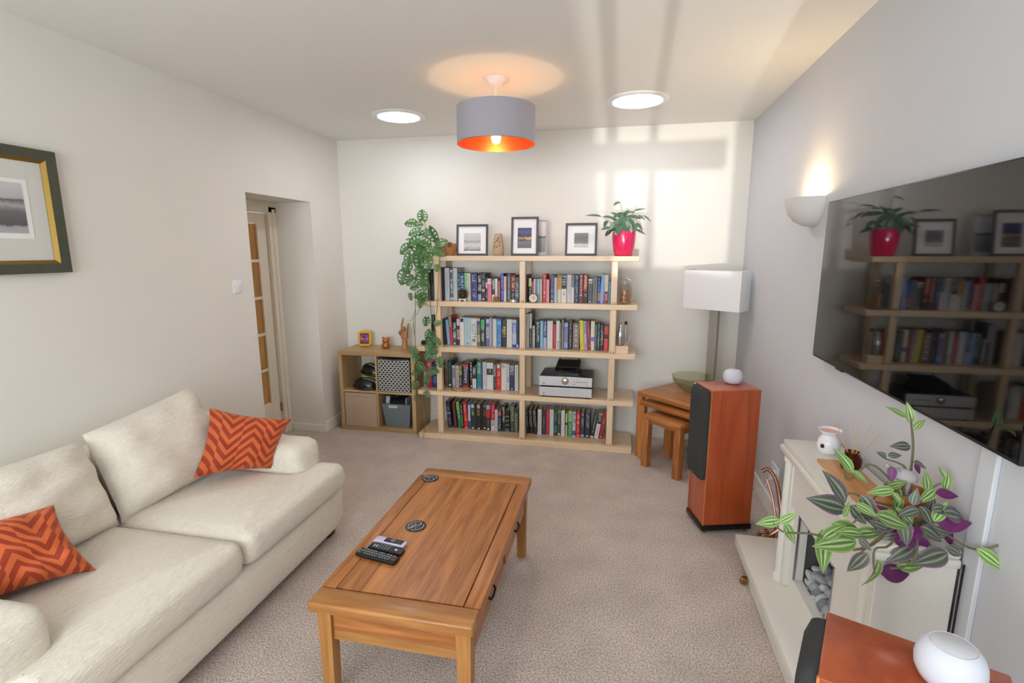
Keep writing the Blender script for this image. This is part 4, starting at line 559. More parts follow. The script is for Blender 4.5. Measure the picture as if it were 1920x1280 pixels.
for a, b in ((-2.265, -2.03), (-3.75, -3.515)):
    part('arm', MB().softbox((.10, a, .22), (.955, b, .605), .055, 9, (.012, 0, .012), noise=.003), M_sofa, sofa)
c1 = [(.36, -2.886), (1.135, -2.886), (1.135, -2.055), (.945, -2.055), (.945, -2.25), (.36, -2.25)]
c2 = [(a, -5.78-b) for a, b in c1][::-1]
part('seat_cushion', soft_poly(c1, .312, .462, .042), M_sofa, sofa)
part('seat_cushion', soft_poly(c2, .312, .462, .042), M_sofa, sofa)
def pillow(c00, c10, c11, c01, thick, n=14, pinch=.12, crease=.004, edge=.02, seed=1):
    """a stuffed cushion spanned by four corner points (u along c00-c10, v along c00-c01)"""
    rnd = random.Random(seed); ph = [rnd.uniform(0, 6.3) for _ in range(8)]
    P = [Vector(p) for p in (c00, c10, c11, c01)]; nrm = ((P[1]-P[0]).cross(P[3]-P[0])).normalized()
    v = []; f = []; uv = []
    for side in (1, -1):
        for i in range(n+1):
            for j in range(n+1):
                u, w = i/n, j/n; a, b = 2*u-1, 2*w-1
                # pull the edges in between the corners
                pu = a*(1-pinch*(1-b*b)*.0-pinch*.5*(1-abs(b)**2)*abs(a)); pw = b*(1-pinch*.5*(1-abs(a)**2)*abs(b))
                uu, ww = (pu+1)/2, (pw+1)/2
                p = P[0]*(1-uu)*(1-ww)+P[1]*uu*(1-ww)+P[2]*uu*ww+P[3]*(1-uu)*ww
                h = ((1-a**4)*(1-b**4))**.6
                h = h*thick/2+edge*min(1, 12*(1-abs(a)))*min(1, 12*(1-abs(b)))*.0
                h += crease*math.sin(9*u+ph[0]+3*math.sin(5*w+ph[1]))*math.sin(8*w+ph[2])*(1-a*a)*(1-b*b)*2
                h += crease*1.5*math.sin(22*w+ph[3]+4*u)*(abs(a)**3)*(1-abs(a))*4
                h += crease*1.5*math.sin(20*u+ph[4]+4*w)*(abs(b)**3)*(1-abs(b))*4
                v.append(p+nrm*side*max(h, 0)); uv.append((u, w))
    N = (n+1)*(n+1)
    for s_ in (0, 1):
        for i in range(n):
            for j in range(n):
                q = (s_*N+i*(n+1)+j, s_*N+(i+1)*(n+1)+j, s_*N+(i+1)*(n+1)+j+1, s_*N+i*(n+1)+j+1)
                f.append(q if s_ == 0 else q[::-1])
    mb = MB(); mb.add(v, f); mb.uv = uv
    return mb
# back cushions: u along the sofa, v up
part('back_cushion', pillow((.47, -2.255, .455), (.47, -2.885, .455), (.30, -2.87, .865), (.28, -2.23, .925), .25, 18, .05, .010, seed=4), M_sofa, sofa, 'plump upright back cushion')
part('back_cushion', pillow((.47, -2.895, .455), (.46, -3.55, .455), (.30, -3.53, .87), (.31, -2.885, .845), .25, 18, .06, .012, seed=9), M_sofa, sofa, 'slouched back cushion')

def chevron(name, ca, cb):
    m = bpy.data.materials.new(name); m.use_nodes = True; nt = m.node_tree; b = nt.nodes['Principled BSDF']
    b.inputs['Roughness'].default_value = .75; b.inputs['Sheen Weight'].default_value = .6; b.inputs['Sheen Tint'].default_value = lin('ffb080')
    uv = nt.nodes.new('ShaderNodeUVMap'); sep = nt.nodes.new('ShaderNodeSeparateXYZ'); nt.links.new(uv.outputs[0], sep.inputs[0])
    def math_(op, a, b=None):
        n = nt.nodes.new('ShaderNodeMath'); n.operation = op
        for k, q in enumerate((a, b)):
            if q is None: continue
            if isinstance(q, (int, float)): n.inputs[k].default_value = q
            else: nt.links.new(q, n.inputs[k])
        return n.outputs[0]
    # stepped maze: zig-zag rows whose phase flips every other column
    tri = math_('PINGPONG', math_('MULTIPLY', sep.outputs[0], 3.6), 1.0)
    col = math_('FLOOR', math_('MULTIPLY', sep.outputs[0], 2.0))
    st = math_('SNAP', tri, .5)
    ph = math_('ADD', math_('MULTIPLY', math_('ADD', math_('MULTIPLY', tri, .8), math_('MULTIPLY', st, .2)), 2.6), math_('MULTIPLY', col, 0.0))
    row = math_('ADD', math_('MULTIPLY', sep.outputs[1], 6.0), ph)
    fr = math_('FRACT', row)
    ed = nt.nodes.new('ShaderNodeMapRange'); ed.inputs[1].default_value = .42; ed.inputs[2].default_value = .5; nt.links.new(fr, ed.inputs[0])
    ed2 = nt.nodes.new('ShaderNodeMapRange'); ed2.inputs[1].default_value = .92; ed2.inputs[2].default_value = 1.0; ed2.inputs[3].default_value = 1; ed2.inputs[4].default_value = 0; nt.links.new(fr, ed2.inputs[0])
    mk = math_('MULTIPLY', ed.outputs[0], ed2.outputs[0])
    mx = nt.nodes.new('ShaderNodeMixRGB'); mx.inputs[1].default_value = lin(ca); mx.inputs[2].default_value = lin(cb); nt.links.new(mk, mx.inputs[0])
    nt.links.new(mx.outputs[0], b.inputs['Base Color'])
    bp = nt.nodes.new('ShaderNodeBump'); bp.inputs['Strength'].default_value = .35; bp.inputs['Distance'].default_value = .006; nt.links.new(mk, bp.inputs['Height']); nt.links.new(bp.outputs[0], b.inputs['Normal'])
    return m
M_orange = chevron('orange_velvet', 'd06230', '982f10')
mb = pillow((0.555, -2.560, 0.534), (.790, -2.26, .478), (.850, -2.14, .735), (0.521, -2.370, 0.853), .15, 18, .22, .010, seed=21)
solo('orange_cushion', mb, M_orange, 'orange velvet maze-patterned cushion propped on the sofa arm by the doorway', 'cushion', 'orange velvet cushions on the sofa')
mb = pillow((.735, -3.215, .477), (.60, -3.50, .52), (.36, -3.56, .76), (.54, -3.19, .715), .15, 18, .22, .012, seed=33)
solo('orange_cushion', mb, M_orange, 'orange velvet cushion slumped on the near end of the sofa', 'cushion', 'orange velvet cushions on the sofa')

# ------------------------------------------------------------------ coffee table
OAK = ('b9783e', '7c4420')
def oak(ax): return wood('rustic_oak_%d' % ax, 'c58246', '8c5024', ax, 1, .36, .62, coat=.04)
def oakm(ax): return wood('mid_oak_%d' % ax, 'bf8448', '8a5426', ax, 1, .34, .6, coat=.08)
def oakl(ax): return wood('light_oak_%d' % ax, 'c08a4c', '97622e', ax, 1, .42, .7, coat=.1)
ct = thing('coffee_table', 'rustic oak coffee table with plank top and drawers', 'coffee table', (1.924, -2.594, 0))
X0, X1, Y0, Y1, ZT = 1.613, 2.235, -3.181, -2.007, .45
part('end_board', MB().box((X0, Y0, ZT-.042), (X1, Y0+.095, ZT), .010, 3), oakm(0), ct)
part('end_board', MB().box((X0, Y1-.095, ZT-.042), (X1, Y1, ZT), .010, 3), oakm(0), ct)
for a in (X0, X1-.062): part('side_board', MB().box((a, Y0+.096, ZT-.042), (a+.062, Y1-.096, ZT), .006, 2), oak(1), ct)
pw = (X1-X0-.124-.006)/5
for i in range(5):
    a = X0+.065+i*pw
    part('plank', MB().box((a, Y0+.099, ZT-.03), (a+pw-.0002, Y1-.099, ZT-.0015), .0003, 1), oak(1), ct)
for x in (X0+.018, X1-.073):
    for y in (Y0+.03, Y1-.085):
        leg = MB(); t = .006
        leg.add([(x+t,y+t,0),(x+.055-t,y+t,0),(x+.055-t,y+.055-t,0),(x+t,y+.055-t,0),(x,y,ZT-.042),(x+.055,y,ZT-.042),(x+.055,y+.055,ZT-.042),(x,y+.055,ZT-.042)],
                [(0,3,2,1),(4,5,6,7),(0,1,5,4),(1,2,6,5),(2,3,7,6),(3,0,4,7)])
        part('leg', leg, oakl(2), ct)
for y in (Y0+.045, Y1-.07):
    for k, (a, b) in enumerate(((.375, .408), (.315, .3745), (.275, .3145))):
        part('apron_board', MB().box((X0+.073, y, a), (X1-.073, y+.022, b), .001, 1), oakl(0) if k != 1 else oak(0), ct)
M_iron = mat('dark_iron', '2a2622', .5, .7)
for x, sx in ((X1-.05, 1), (X0+.03, -1)):
    part('side_apron', MB().box((x, Y0+.085, .275), (x+.02, Y1-.085, .408), .002, 1), oak(1), ct)
    for a in (Y0+.10, (Y0+Y1)/2+.01):
        xx = x+.02 if sx > 0 else x-.008
        d = part('drawer', MB().box((xx, a, .285), (xx+.008, a+.46, .400), .003, 1), oak(1), ct)
        hx = xx+.008 if sx > 0 else xx
        part('handle', MB().tube([(hx, a+.19, .345), (hx+sx*.010, a+.195, .337), (hx+sx*.012, a+.23, .332), (hx+sx*.010, a+.265, .337), (hx, a+.27, .345)], .005, 6), M_iron, d)
# coasters
M_coast = mat('black_coaster', '26282a', .5); M_cream = mat('coaster_print', 'd9dadb', .6)
for (cx, cy, ang, lab) in ((1.688, -2.14, -25, 'round black printed coaster on the coffee table end nearest the bookcase'), (1.802, -2.622, 50, 'round black printed coaster mid table beside the remote controls')):
    t = thing('coaster', lab, 'coaster', (cx, cy, ZT-.0015), R(ang), 'round coasters', True)
    part('disc', MB().lathe([(0, 0), (.046, 0), (.047, .002), (.046, .004), (0, .004)], seg=36), M_coast, t)
    pr = MB(); rnd = random.Random(int(cx*100))
    for a0, a1 in ((20, 160), (200, 340)):
        n = 18; v = []
        for i in range(n+1):
            a = R(a0+(a1-a0)*i/n); v += [(.034*math.cos(a), .034*math.sin(a), .0043), (.0368*math.cos(a), .0368*math.sin(a), .0043)]
        pr.add(v, [(2*i, 2*i+1, 2*i+3, 2*i+2) for i in range(n)])
    for (a, b, c, d) in marks(.082, .013, rnd): pr.add([(a-.041, b, .0043), (c-.041, b, .0043), (c-.041, d, .0043), (a-.041, d, .0043)], [(0,1,2,3)])
    for yy in (.018, -.018):
        for (a, b, c, d) in marks(.034, .006, rnd): pr.add([(a-.017, b+yy, .0043), (c-.017, b+yy, .0043), (c-.017, d+yy, .0043), (a-.017, d+yy, .0043)], [(0,1,2,3)])
    part('print', pr, M_cream, t, 'cream lettering and ring')
# remotes (local: long side along x)
M_rub = mat('black_plastic', '17181a', .35); M_key = mat('grey_key', '9fa2a6', .5); M_red = mat('red_key', 'd0333a', .4); M_lil = mat('lilac_plastic', 'cfc3e0', .35)
def remote(cx, cy, ang, L, Wd, Hh, body, label, keys):
    t = thing('remote_control', label, 'remote', (cx, cy, ZT-.0015), R(ang), 'remote controls', True)
    part('body', MB().softbox((-L/2, -Wd/2, 0), (L/2, Wd/2, Hh), min(Hh*.45, .008), 6), body, t)
    keys(t, Hh)
    return t
def keys_tv(t, h):
    rnd = random.Random(2)
    for i in range(13):
        for j in range(3):
            x = -.078+i*.0125; y = -.014+j*.014
            if i == 12: continue
            part('key', MB().box((x-.0035, y-.003, h), (x+.0035, y+.003, h+.0012), .0006, 1), M_key if rnd.random() > .12 else mat('dim_key', '55585c', .5), t)
    part('power_key', MB().lathe([(.0055, h), (.005, h+.002), (0, h+.0022)], (.078, .010, 0), 14), M_red, t)
    part('logo_plate', MB().box((-.090, -.012, h), (-.087, .012, h+.0006)), M_key, t)
def keys_slim(t, h):
    for i in range(4):
        for j in range(3): part('key', MB().lathe([(.003, h), (.0028, h+.001), (0, h+.0012)], (-.03+i*.014, -.012+j*.012, 0), 10), M_key, t)
    for y in (-.010, .002): part('rocker_key', MB().box((-.058+(.012 if y > -.005 else 0), -.012, h), (-.053+(.012 if y > -.005 else 0), .006, h+.0012), .0006, 1), mat('pale_key', 'c8dcee', .5), t)
    part('round_key', MB().lathe([(.006, h), (.0055, h+.001), (0, h+.0012)], (.048, 0, 0), 14), mat('pale_key', 'c8dcee', .5), t)
def keys_lil(t, h):
    p = part('panel', MB().box((-.025, -.015, h-.0004), (.062, .015, h+.0006), .003, 2), M_rub, t)
    part('ring_key', MB().lathe([(.005, h+.0006), (.0048, h+.0016), (.0085, h+.0016), (.009, h+.0006)], (.012, .003, 0), 16), M_key, t)
    for x in (-.016, -.004, .03, .042):
        part('key', MB().lathe([(.002, h+.0006), (.0018, h+.0014), (0, h+.0014)], (x, .004, 0), 8), M_key, t)
remote(1.748, -2.775, -8, .150, .042, .016, M_lil, 'lilac cased remote control with a black key panel', keys_lil)
remote(1.755, -2.828, -9, .162, .044, .016, M_rub, 'slim black remote control between the lilac and the keypad remotes', keys_slim)
remote(1.742, -2.884, -10, .190, .048, .020, M_rub, 'long black keypad remote control with red power button', keys_tv)

# ------------------------------------------------------------------ loudspeakers
M_cherry = wood('cherry_veneer', 'bf5a2a', '943a18', 2, .55, .32, .9, coat=.3)
M_cherry_e = wood('cherry_edge', 'd58a4e', 'c0743a', 2, .6, .35, .6)
M_grille = mat('grille_cloth', '3a3a3a', .95, bump=.3, bscale=900)
M_black = mat('black_gloss', '101010', .3)
def loudspeaker(loc, rz, label):
    t = thing('loudspeaker', label, 'loudspeaker', loc, rz, 'floorstanding loudspeakers', True)
    w, d, h = .109, .149, .895
    part('cabinet', MB().box((-w, -d, .055), (w, d, h), .003, 2), M_cherry, t)
    part('plinth', MB().box((-w-.006, -d-.006, .022), (w+.006, d+.006, .055), .003, 2), M_black, t)
    for x in (-w+.02, w-.02):
        for y in (-d+.02, d-.02):
            part('spike_foot', MB().lathe([(0, 0), (.006, 0), (.012, .010), (.012, .022)], (x, y, 0), 12), M_brass, t)
    g = MB().softbox((-w+.004, -d-.038, .335), (w-.004, -d+.004, h-.004), .032, 8)
    gr = part('grille', g, M_grille, t)
    part('badge', MB().lathe([(.007, 0), (.007, -.0015), (0, -.002)], (.01, -d-.038, .365), 14, axis=1), M_brass, gr)
    for x in (-w, w):
        part('edge_lipping', MB().box((x-.0035, -d-.0012, .056), (x+.0035, -d+.004, h+.0008)), M_cherry_e, t)
    part('socket_plate', MB().box((-.04, d, .12), (.04, d+.004, .2)), M_black, t)
    return t
loudspeaker((3.331, -1.482, 0), R(-73.9), 'cherry wood floorstanding loudspeaker beside the nest of tables')
loudspeaker((3.246, -3.645, 0), R(-113.9), 'cherry wood floorstanding loudspeaker at the near end of the fireplace')
M_spk = mat('white_speaker_fabric', 'd6d8e0', .9, bump=.15, bscale=900)
def smart(loc, r, label):
    t = thing('smart_speaker', label, 'smart speaker', loc, 0, 'white smart speakers', True)
    pf = [(0, 0), (r*.55, 0), (r*.82, r*.12), (r*.97, r*.42), (r, r*.72), (r*.97, r*1.0), (r*.87, r*1.26), (r*.74, r*1.41), (r*.66, r*1.47)]
    part('body', MB().lathe(pf, seg=36), M_spk, t)
    part('top_disc', MB().lathe([(r*.66, r*1.47), (r*.635, r*1.445), (r*.60, r*1.475), (0, r*1.49)], seg=36), mat('white_plastic', 'd2d2d6', .45), t)
smart((3.372, -1.41, .895), .056, 'small white dome smart speaker on the far loudspeaker')
smart((3.298, -3.648, .895), .054, 'white dome smart speaker on the near loudspeaker in the corner')

# ------------------------------------------------------------------ fireplace surround
M_fire = mat('ivory_surround', 'e6e3da', .35)
fp = thing('fireplace', 'ivory fireplace surround with hearth standing under the television', 'fireplace', (3.55, -2.6, 0))
part('hearth_plinth', MB().box((3.375, -3.34, 0), (W-.018, -2.09, .085), .003, 1), M_fire, fp)
part('hearth_slab', MB().box((3.35, -3.40, .085), (W-.018, -1.85, .15), .006, 2), M_fire, fp)
ya, yb = -3.035, -2.175
OY0, OY1, OZ0, OZ1 = -2.715, -2.335, .225, .54
fx = 3.49
pn = MB()
pn.box((fx, ya+.05, .15), (3.53, OY0, .79)); pn.box((fx, OY1, .15), (3.53, yb-.05, .79)); pn.box((fx, OY0, OZ1), (3.53, OY1, .79)); pn.box((fx, OY0, .15), (3.53, OY1, OZ0))
part('front_panel', pn, M_fire, fp)
for a, b in ((ya, ya+.10), (yb-.10, yb)):
    pp = part('pilaster', MB().box((3.465, a, .15), (W-.018, b, .79), .003, 1), M_fire, fp)
    yc = (a+b)/2
    part('half_column', MB().lathe([(.026, .15), (.026, .18), (.020, .185), (.020, .74), (.026, .745), (.026, .785)], (3.467, yc, 0), 20), M_fire, pp)
part('header', MB().box((3.470, ya+.10, .56), (fx+.01, yb-.10, .79), .003, 1), M_fire, fp)
part('moulding', MB().box((3.435, ya-.012, .775), (W-.018, yb+.012, .803), .006, 2), M_fire, fp)
part('mantel_shelf', MB().box((3.448, ya-.005, .803), (W-.018, yb+.005, .83), .005, 2), M_fire, fp)
fb = MB()
fb.box((3.53, OY0-.03, .15), (3.66, OY0-.01, .60)); fb.box((3.53, OY1+.01, .15), (3.66, OY1+.03, .60)); fb.box((3.64, OY0-.01, .15), (3.66, OY1+.01, .60)); fb.box((3.53, OY0-.01, .58), (3.64, OY1+.01, .60)); fb.box((3.53, OY0-.01, .20), (3.64, OY1+.01, .22))
part('fire_box', fb, mat('fire_box_grey', '5a5654', .7, var=.2, vscale=30), fp, 'dark grey fire opening')
part('trim_strip', MB().box((fx-.003, OY1-.006, OZ0), (fx+.005, OY1, OZ1)).box((fx-.003, OY0, OZ0), (fx+.005, OY0+.006, OZ1)).box((fx-.003, OY0, OZ1-.006), (fx+.005, OY1, OZ1)), mat('steel_trim', 'a9a4b4', .25, .9), fp)
M_peb = [mat('pebble_%s' % k, c, .7, bump=.1, bscale=120, var=.12, vscale=40) for k, c in (('pale', 'bfc4c8'), ('grey', 'a2a7ad'), ('dark', '868a8f'))]
pm = []
for k in range(3):
    mb = MB().ell((0, 0, 0), (1, 1, 1), 12, 7); rnd = random.Random(k)
    ph = [rnd.uniform(0, 6) for _ in range(3)]
    mb.v = [tuple(Vector(p)*(1+.08*math.sin(2.3*p[0]+ph[0])+.07*math.sin(2.9*p[1]+ph[1]))) for p in mb.v]
    pm.append(mesh_of('pebble', mb, M_peb[k], smooth=180))
rnd = random.Random(8); placed = []
for lay in range(5):
    for i in range(11-lay):
        y = OY0+.02+(i+.5)*(OY1-OY0-.04)/(11-lay)+rnd.uniform(-.006, .006)
        x = 3.505+lay*.028+rnd.uniform(-.006, .006)
        z = .232+lay*.030+.05*max(0, (y-OY0)/(OY1-OY0)-.35)*(lay/4)+rnd.uniform(-.004, .006)
        if lay == 0: x = max(x, 3.548); z = .232
        else: x = max(3.545, x)+.004
        x = min(x, 3.615)
        o = link('pebble', pm[rnd.randrange(3)])
        s = rnd.uniform(.021, .031); o.scale = (s*rnd.uniform(.85, 1.05), s*rnd.uniform(.95, 1.35), s*rnd.uniform(.6, .8))
        o.rotation_euler = (rnd.uniform(-.5, .5), rnd.uniform(-.3, .9), rnd.uniform(0, 3)); o.location = (x, y, z)
        o['label'] = 'smooth grey pebble heaped in the fireplace opening'; o['category'] = 'pebble'; o['group'] = 'pebbles in the fireplace'
# brass castor peeping out under the hearth
t = thing('castor', 'small brass castor by the edge of the hearth', 'castor', (3.352, -2.075, 0))
part('wheel', MB().lathe([(0, -.009), (.015, -.009), (.017, -.005), (.017, .005), (.015, .009), (0, .009)], (3.352, -2.075, .017), 18, axis=1), M_brass, t)
part('bracket', MB().box((3.347, -2.09, .028), (3.375, -2.06, .036), .002, 1), M_brass, t)
# things on the mantel
t = thing('oil_burner', 'white ceramic oil burner with flared pink bowl on the mantel', 'oil burner', (3.585, -2.30, .83))
M_cer = mat('white_ceramic', 'f0eef0', .15, coat=.4)
part('body', MB().lathe([(0, .83), (.034, .83), (.042, .845), (.045, .865), (.040, .888), (.030, .902), (.028, .908)], (3.585, -2.30, 0), 28), M_cer, t)
part('bowl', MB().lathe([(.028, .908), (.036, .918), (.046, .928), (.047, .931), (.044, .931), (.034, .921), (.030, .919)], (3.585, -2.30, 0), 28), M_cer, t)
part('wax', MB().lathe([(.038, .9235), (0, .9235)], (3.585, -2.30, 0), 28), mat('pink_wax', 'e9b7a6', .5), t)
part('tealight_opening', MB().prism([(-2.335+.0, .858), (-2.325, .858), (-2.325, .868), (-2.33, .874), (-2.335, .868)], 3.545, 3.556, axis=0), mat('dark_red', '4a1c1a', .6), t)  # dark red piece set on the burner side in place of the opening
t = solo('wooden_tray', MB().box((3.500, -2.99, .83), (3.625, -2.42, .843), .004, 2), wood('bamboo', 'd9a468', 'b87c40', 1, 1, .45), 'flat light wooden board lying along the mantel', 'tray')
t = thing('reed_diffuser', 'amber glass reed diffuser jar with thin wooden reeds', 'diffuser', (3.595, -2.50, .843))
M_amber = thin_glass('amber_glass', 'c49a3c', 1.2)
part('jar', MB().lathe([(0, .843), (.032, .843), (.036, .849), (.036, .885), (.031, .893), (.026, .895), (.027, .912), (.024, .912), (.023, .897), (.029, .889), (.032, .883), (.032, .851), (0, .849)], (3.595, -2.50, 0), 28), M_amber, t)
M_reed = mat('reed', 'd8b48a', .7)
for dx, dy, L in ((-.055, .035, .15), (-.01, .02, .20), (.005, .0, .165), (.03, -.04, .185), (.05, -.075, .165)):
    part('reed', MB().tube([(3.595-dx*.1, -2.50-dy*.1, .856), (3.595+dx, -2.50+dy-.01, .856+L)], .0017, 6), M_reed, t)
# tradescantia
def leaf_mesh(name, mats, wr=.32, n=8, fold=.25, bend=.35, tip=1.0, th=.012, heart=0):
    """unit leaf along +x, upper side +z; upper and under side are separate layers"""
    v = []; uv = []; f = []; mi = []
    ms = 4
    for side in (0, 1):
        for i in range(n+1):
            t = i/n
            w = wr*(math.sin(math.pi*min(1, t**.72*.985+.015))**.95)*(1-.1*t)
            if heart: w = wr*(max(0, math.sin(math.pi*(t*.93+.07)))**.62)*(1.12-.45*t)
            for j in range(-ms, ms+1):
                s_ = j/ms
                x = t-heart*.16*abs(s_)*(1-t)**3
                z = fold*abs(s_)*w-bend*t*t*.5-side*th*(1-abs(s_)**3)
                v.append((x, s_*w, z)); uv.append((s_*.5+.5, t))
    N = (n+1)*(2*ms+1); st = 2*ms+1
    for side in (0, 1):
        for i in range(n):
            for j in range(2*ms):
                q = (side*N+i*st+j, side*N+(i+1)*st+j, side*N+(i+1)*st+j+1, side*N+i*st+j+1)
                f.append(q if side == 0 else q[::-1]); mi.append(side)
    mb = MB(); mb.add(v, f); mb.mi = mi; mb.uv = uv
    return mesh_of(name, mb, mats, smooth=60)
def put_leaf(me, parent, base, d, nrm, L, off, label=None):
    d = Vector(d).normalized(); n = Vector(nrm); n = (n-d*n.dot(d)).normalized(); y = n.cross(d)
    m = Matrix((d, y, n)).transposed().to_4x4() @ Matrix.Diagonal((L, L, L, 1)); m.translation = Vector(base)-Vector(off)
    o = link('leaf', me, parent); o.matrix_local = m
    if label: o['label'] = label
    return o
def stripes(name, stops, rough=.4):
    m = bpy.data.materials.new(name); m.use_nodes = True; nt = m.node_tree; b = nt.nodes['Principled BSDF']; b.inputs['Roughness'].default_value = rough
    uv = nt.nodes.new('ShaderNodeUVMap'); sp = nt.nodes.new('ShaderNodeSeparateXYZ'); nt.links.new(uv.outputs[0], sp.inputs[0])
    a = nt.nodes.new('ShaderNodeMath'); a.operation = 'SUBTRACT'; a.inputs[1].default_value = .5; nt.links.new(sp.outputs[0], a.inputs[0])
    c = nt.nodes.new('ShaderNodeMath'); c.operation = 'ABSOLUTE'; nt.links.new(a.outputs[0], c.inputs[0])
    k = nt.nodes.new('ShaderNodeMath'); k.operation = 'MULTIPLY'; k.inputs[1].default_value = 2; nt.links.new(c.outputs[0], k.inputs[0])
    oi = nt.nodes.new('ShaderNodeObjectInfo'); nz = nt.nodes.new('ShaderNodeTexNoise'); nz.inputs['Scale'].default_value = 9
    nt.links.new(uv.outputs[0], nz.inputs['Vector'])
    ad = nt.nodes.new('ShaderNodeMath'); ad.operation = 'MULTIPLY_ADD'; ad.inputs[1].default_value = .10; nt.links.new(nz.outputs['Fac'], ad.inputs[0]); nt.links.new(k.outputs[0], ad.inputs[2])
    cr = nt.nodes.new('ShaderNodeValToRGB'); e = cr.color_ramp.elements
    e[0].position, e[0].color = stops[0][0], lin(stops[0][1]); e[1].position, e[1].color = stops[-1][0], lin(stops[-1][1])
    for p_, c_ in stops[1:-1]: q = e.new(p_); q.color = lin(c_)
    nt.links.new(ad.outputs[0], cr.inputs[0])
    hs = nt.nodes.new('ShaderNodeHueSaturation'); mr = nt.nodes.new('ShaderNodeMapRange'); mr.inputs[3].default_value = .75; mr.inputs[4].default_value = 1.15
    nt.links.new(oi.outputs['Random'], mr.inputs[0]); nt.links.new(mr.outputs[0], hs.inputs['Value']); nt.links.new(cr.outputs[0], hs.inputs['Color']); nt.links.new(hs.outputs[0], b.inputs['Base Color'])
    return m
M_pur = mat('purple_underside', '6a2860', .45)
M_ga = stripes('striped_green', [(.05, '3f6a2c'), (.15, '5f8a3c'), (.32, 'cbd8a4'), (.5, '7ba04e'), (.75, '688f45'), (.95, '9db56c')])
M_pa = stripes('striped_purple', [(.05, '4a4a48'), (.2, '54604c'), (.38, '9aa08e'), (.55, '50604a'), (.85, '5c5a56'), (1.0, '8e6a86')])
lg = [leaf_mesh('leaf', [M_ga, mat('pale_underside', '9ab86a', .5)], .22, bend=b_, fold=f_) for b_, f_ in ((.3, .25), (.6, .4), (.1, .15))]
lp = [leaf_mesh('leaf', [M_pa, M_pur], .27, bend=b_, fold=f_) for b_, f_ in ((.3, .25), (.5, .1), (.15, .3))]
lv = [leaf_mesh('leaf', [M_pur, M_pa], .28, bend=.4, fold=.2)]
tp = thing('trailing_plant', 'striped trailing wandering plant spilling from an amber pot on the mantel', 'plant', (3.56, -2.955, .843))
toff = (3.56, -2.955, .843)
part('pot', MB().lathe([(0, .843), (.042, .843), (.048, .852), (.055, .90), (.060, .955), (.062, .968), (.058, .968), (.055, .955), (.052, .945), (0, .945)], (3.56, -2.955, 0), 28), mat('amber_glaze', 'a86a24', .25, var=.45, vscale=18, coat=.3), tp, 'amber brown glazed pot')
M_stem = mat('trailing_stem', '6f6a4c', .5, var=.3, vscale=30)
for s_ in TRAILING_STEMS: part('stem', MB().tube([(3.56, -2.955, .93)]+s_, [.0042, .0026], 6, smooth=4), M_stem, tp)
rnd = random.Random(6)
for b_, d_, n_, L_, k_ in TRAILING_LEAVES:
    put_leaf(rnd.choice({'g': lg, 'p': lp, 'v': lv}[k_]), tp, b_, d_, n_, L_*1.2, toff)
# pale crystal dolphin-like glass plant spike standing in the pot
mb = MB(); 
mb.tube([(3.545, -2.975, .945), (3.543, -2.985, 1.005)], [.006, .006], 8)
mb.ell((3.525, -2.995, 1.03), (.038, .016, .022), 14, 8, rot=Matrix.Rotation(.35, 3, 'Y'))
mb.tube([(3.50, -3.0, 1.038), (3.478, -3.003, 1.052), (3.466, -3.005, 1.066)], [.016, .009, .002], 8)
solo('glass_ornament', mb, mat('misty_glass', 'd9d3d4', .3, trans=.35), 'misty pale glass bird stake standing among the striped leaves', 'ornament')

# ------------------------------------------------------------------ television, sconce, sockets on the grey wall
tv = thing('television', 'large flat black television mounted on the grey wall', 'television', (W-.025, -2.53, 1.168))
TY0, TY1, TZ0, TZ1 = -3.222, -1.848, 1.168, 1.920
part('housing', MB().box((W-.048, TY0, TZ0), (W-.002, TY1, TZ1), .004, 2), mat('tv_grey', '3a3a3d', .35, .6), tv)
part('screen', MB().box((W-.0505, TY0+.006, TZ0+.012), (W-.0475, TY1-.006, TZ1-.006)), mat('tv_screen', '040405', .04, spec=.5, ior=1.62), tv, 'glossy black screen')
part('sensor', MB().box((W-.046, -2.19, TZ0-.008), (W-.03, -2.12, TZ0+.002), .002, 1), M_black, tv)
sc = thing('wall_light', 'white plaster half-bowl uplighter glowing beside the television', 'wall light', (W, -1.524, 1.812))
M_pl = mat('plaster', 'd9d7d4', .8)
prof = [(.001, 1.815), (.05, 1.822), (.095, 1.845), (.128, 1.885), (.145, 1.93), (.15, 1.968), (.138, 1.968), (.132, 1.93), (.116, 1.89), (.085, 1.855), (.045, 1.835), (.001, 1.83)]
part('bowl', MB().lathe(prof, (W, -1.524, 0), 28, a0=R(90), a1=R(270)), M_pl, sc)
part('bulb', MB().ell((W-.05, -1.524, 1.90), (.018, .018, .03)), mat('sconce_bulb', 'ffe2b0', .4, emit=('ffd28a', 12)), sc, 'small glowing bulb')
part('back_plate', MB().box((W-.012, -1.56, 1.83), (W, -1.488, 1.94), .003, 1), M_pl, sc)
l = bpy.data.lights.new('sconce_glow', 'POINT'); l.energy = 3.4; l.color = (1, .74, .42); l.shadow_soft_size = .02
lo = bpy.data.objects.new('sconce_glow', l); COL.objects.link(lo); lo.location = (W-.055, -1.524, 1.945)
solo('cable_cover', MB().box((W-.014, -3.10, .0), (W, -3.035, 1.17), .003, 1), mat('cable_cover_white', 'd4d6da', .6), 'white vertical cable cover running down the wall from the television', 'cable cover')
sk = thing('plug_socket', 'white wall socket with a plug behind the far loudspeaker', 'socket', (W, -1.30, .26))
M_plug = mat('socket_white', 'f0f0f0', .35)
part('plate', MB().box((W-.010, -1.385, .265), (W, -1.235, .350), .003, 1), M_plug, sk)
part('plug', MB().box((W-.05, -1.375, .275), (W-.010, -1.325, .325), .006, 2), M_plug, sk)
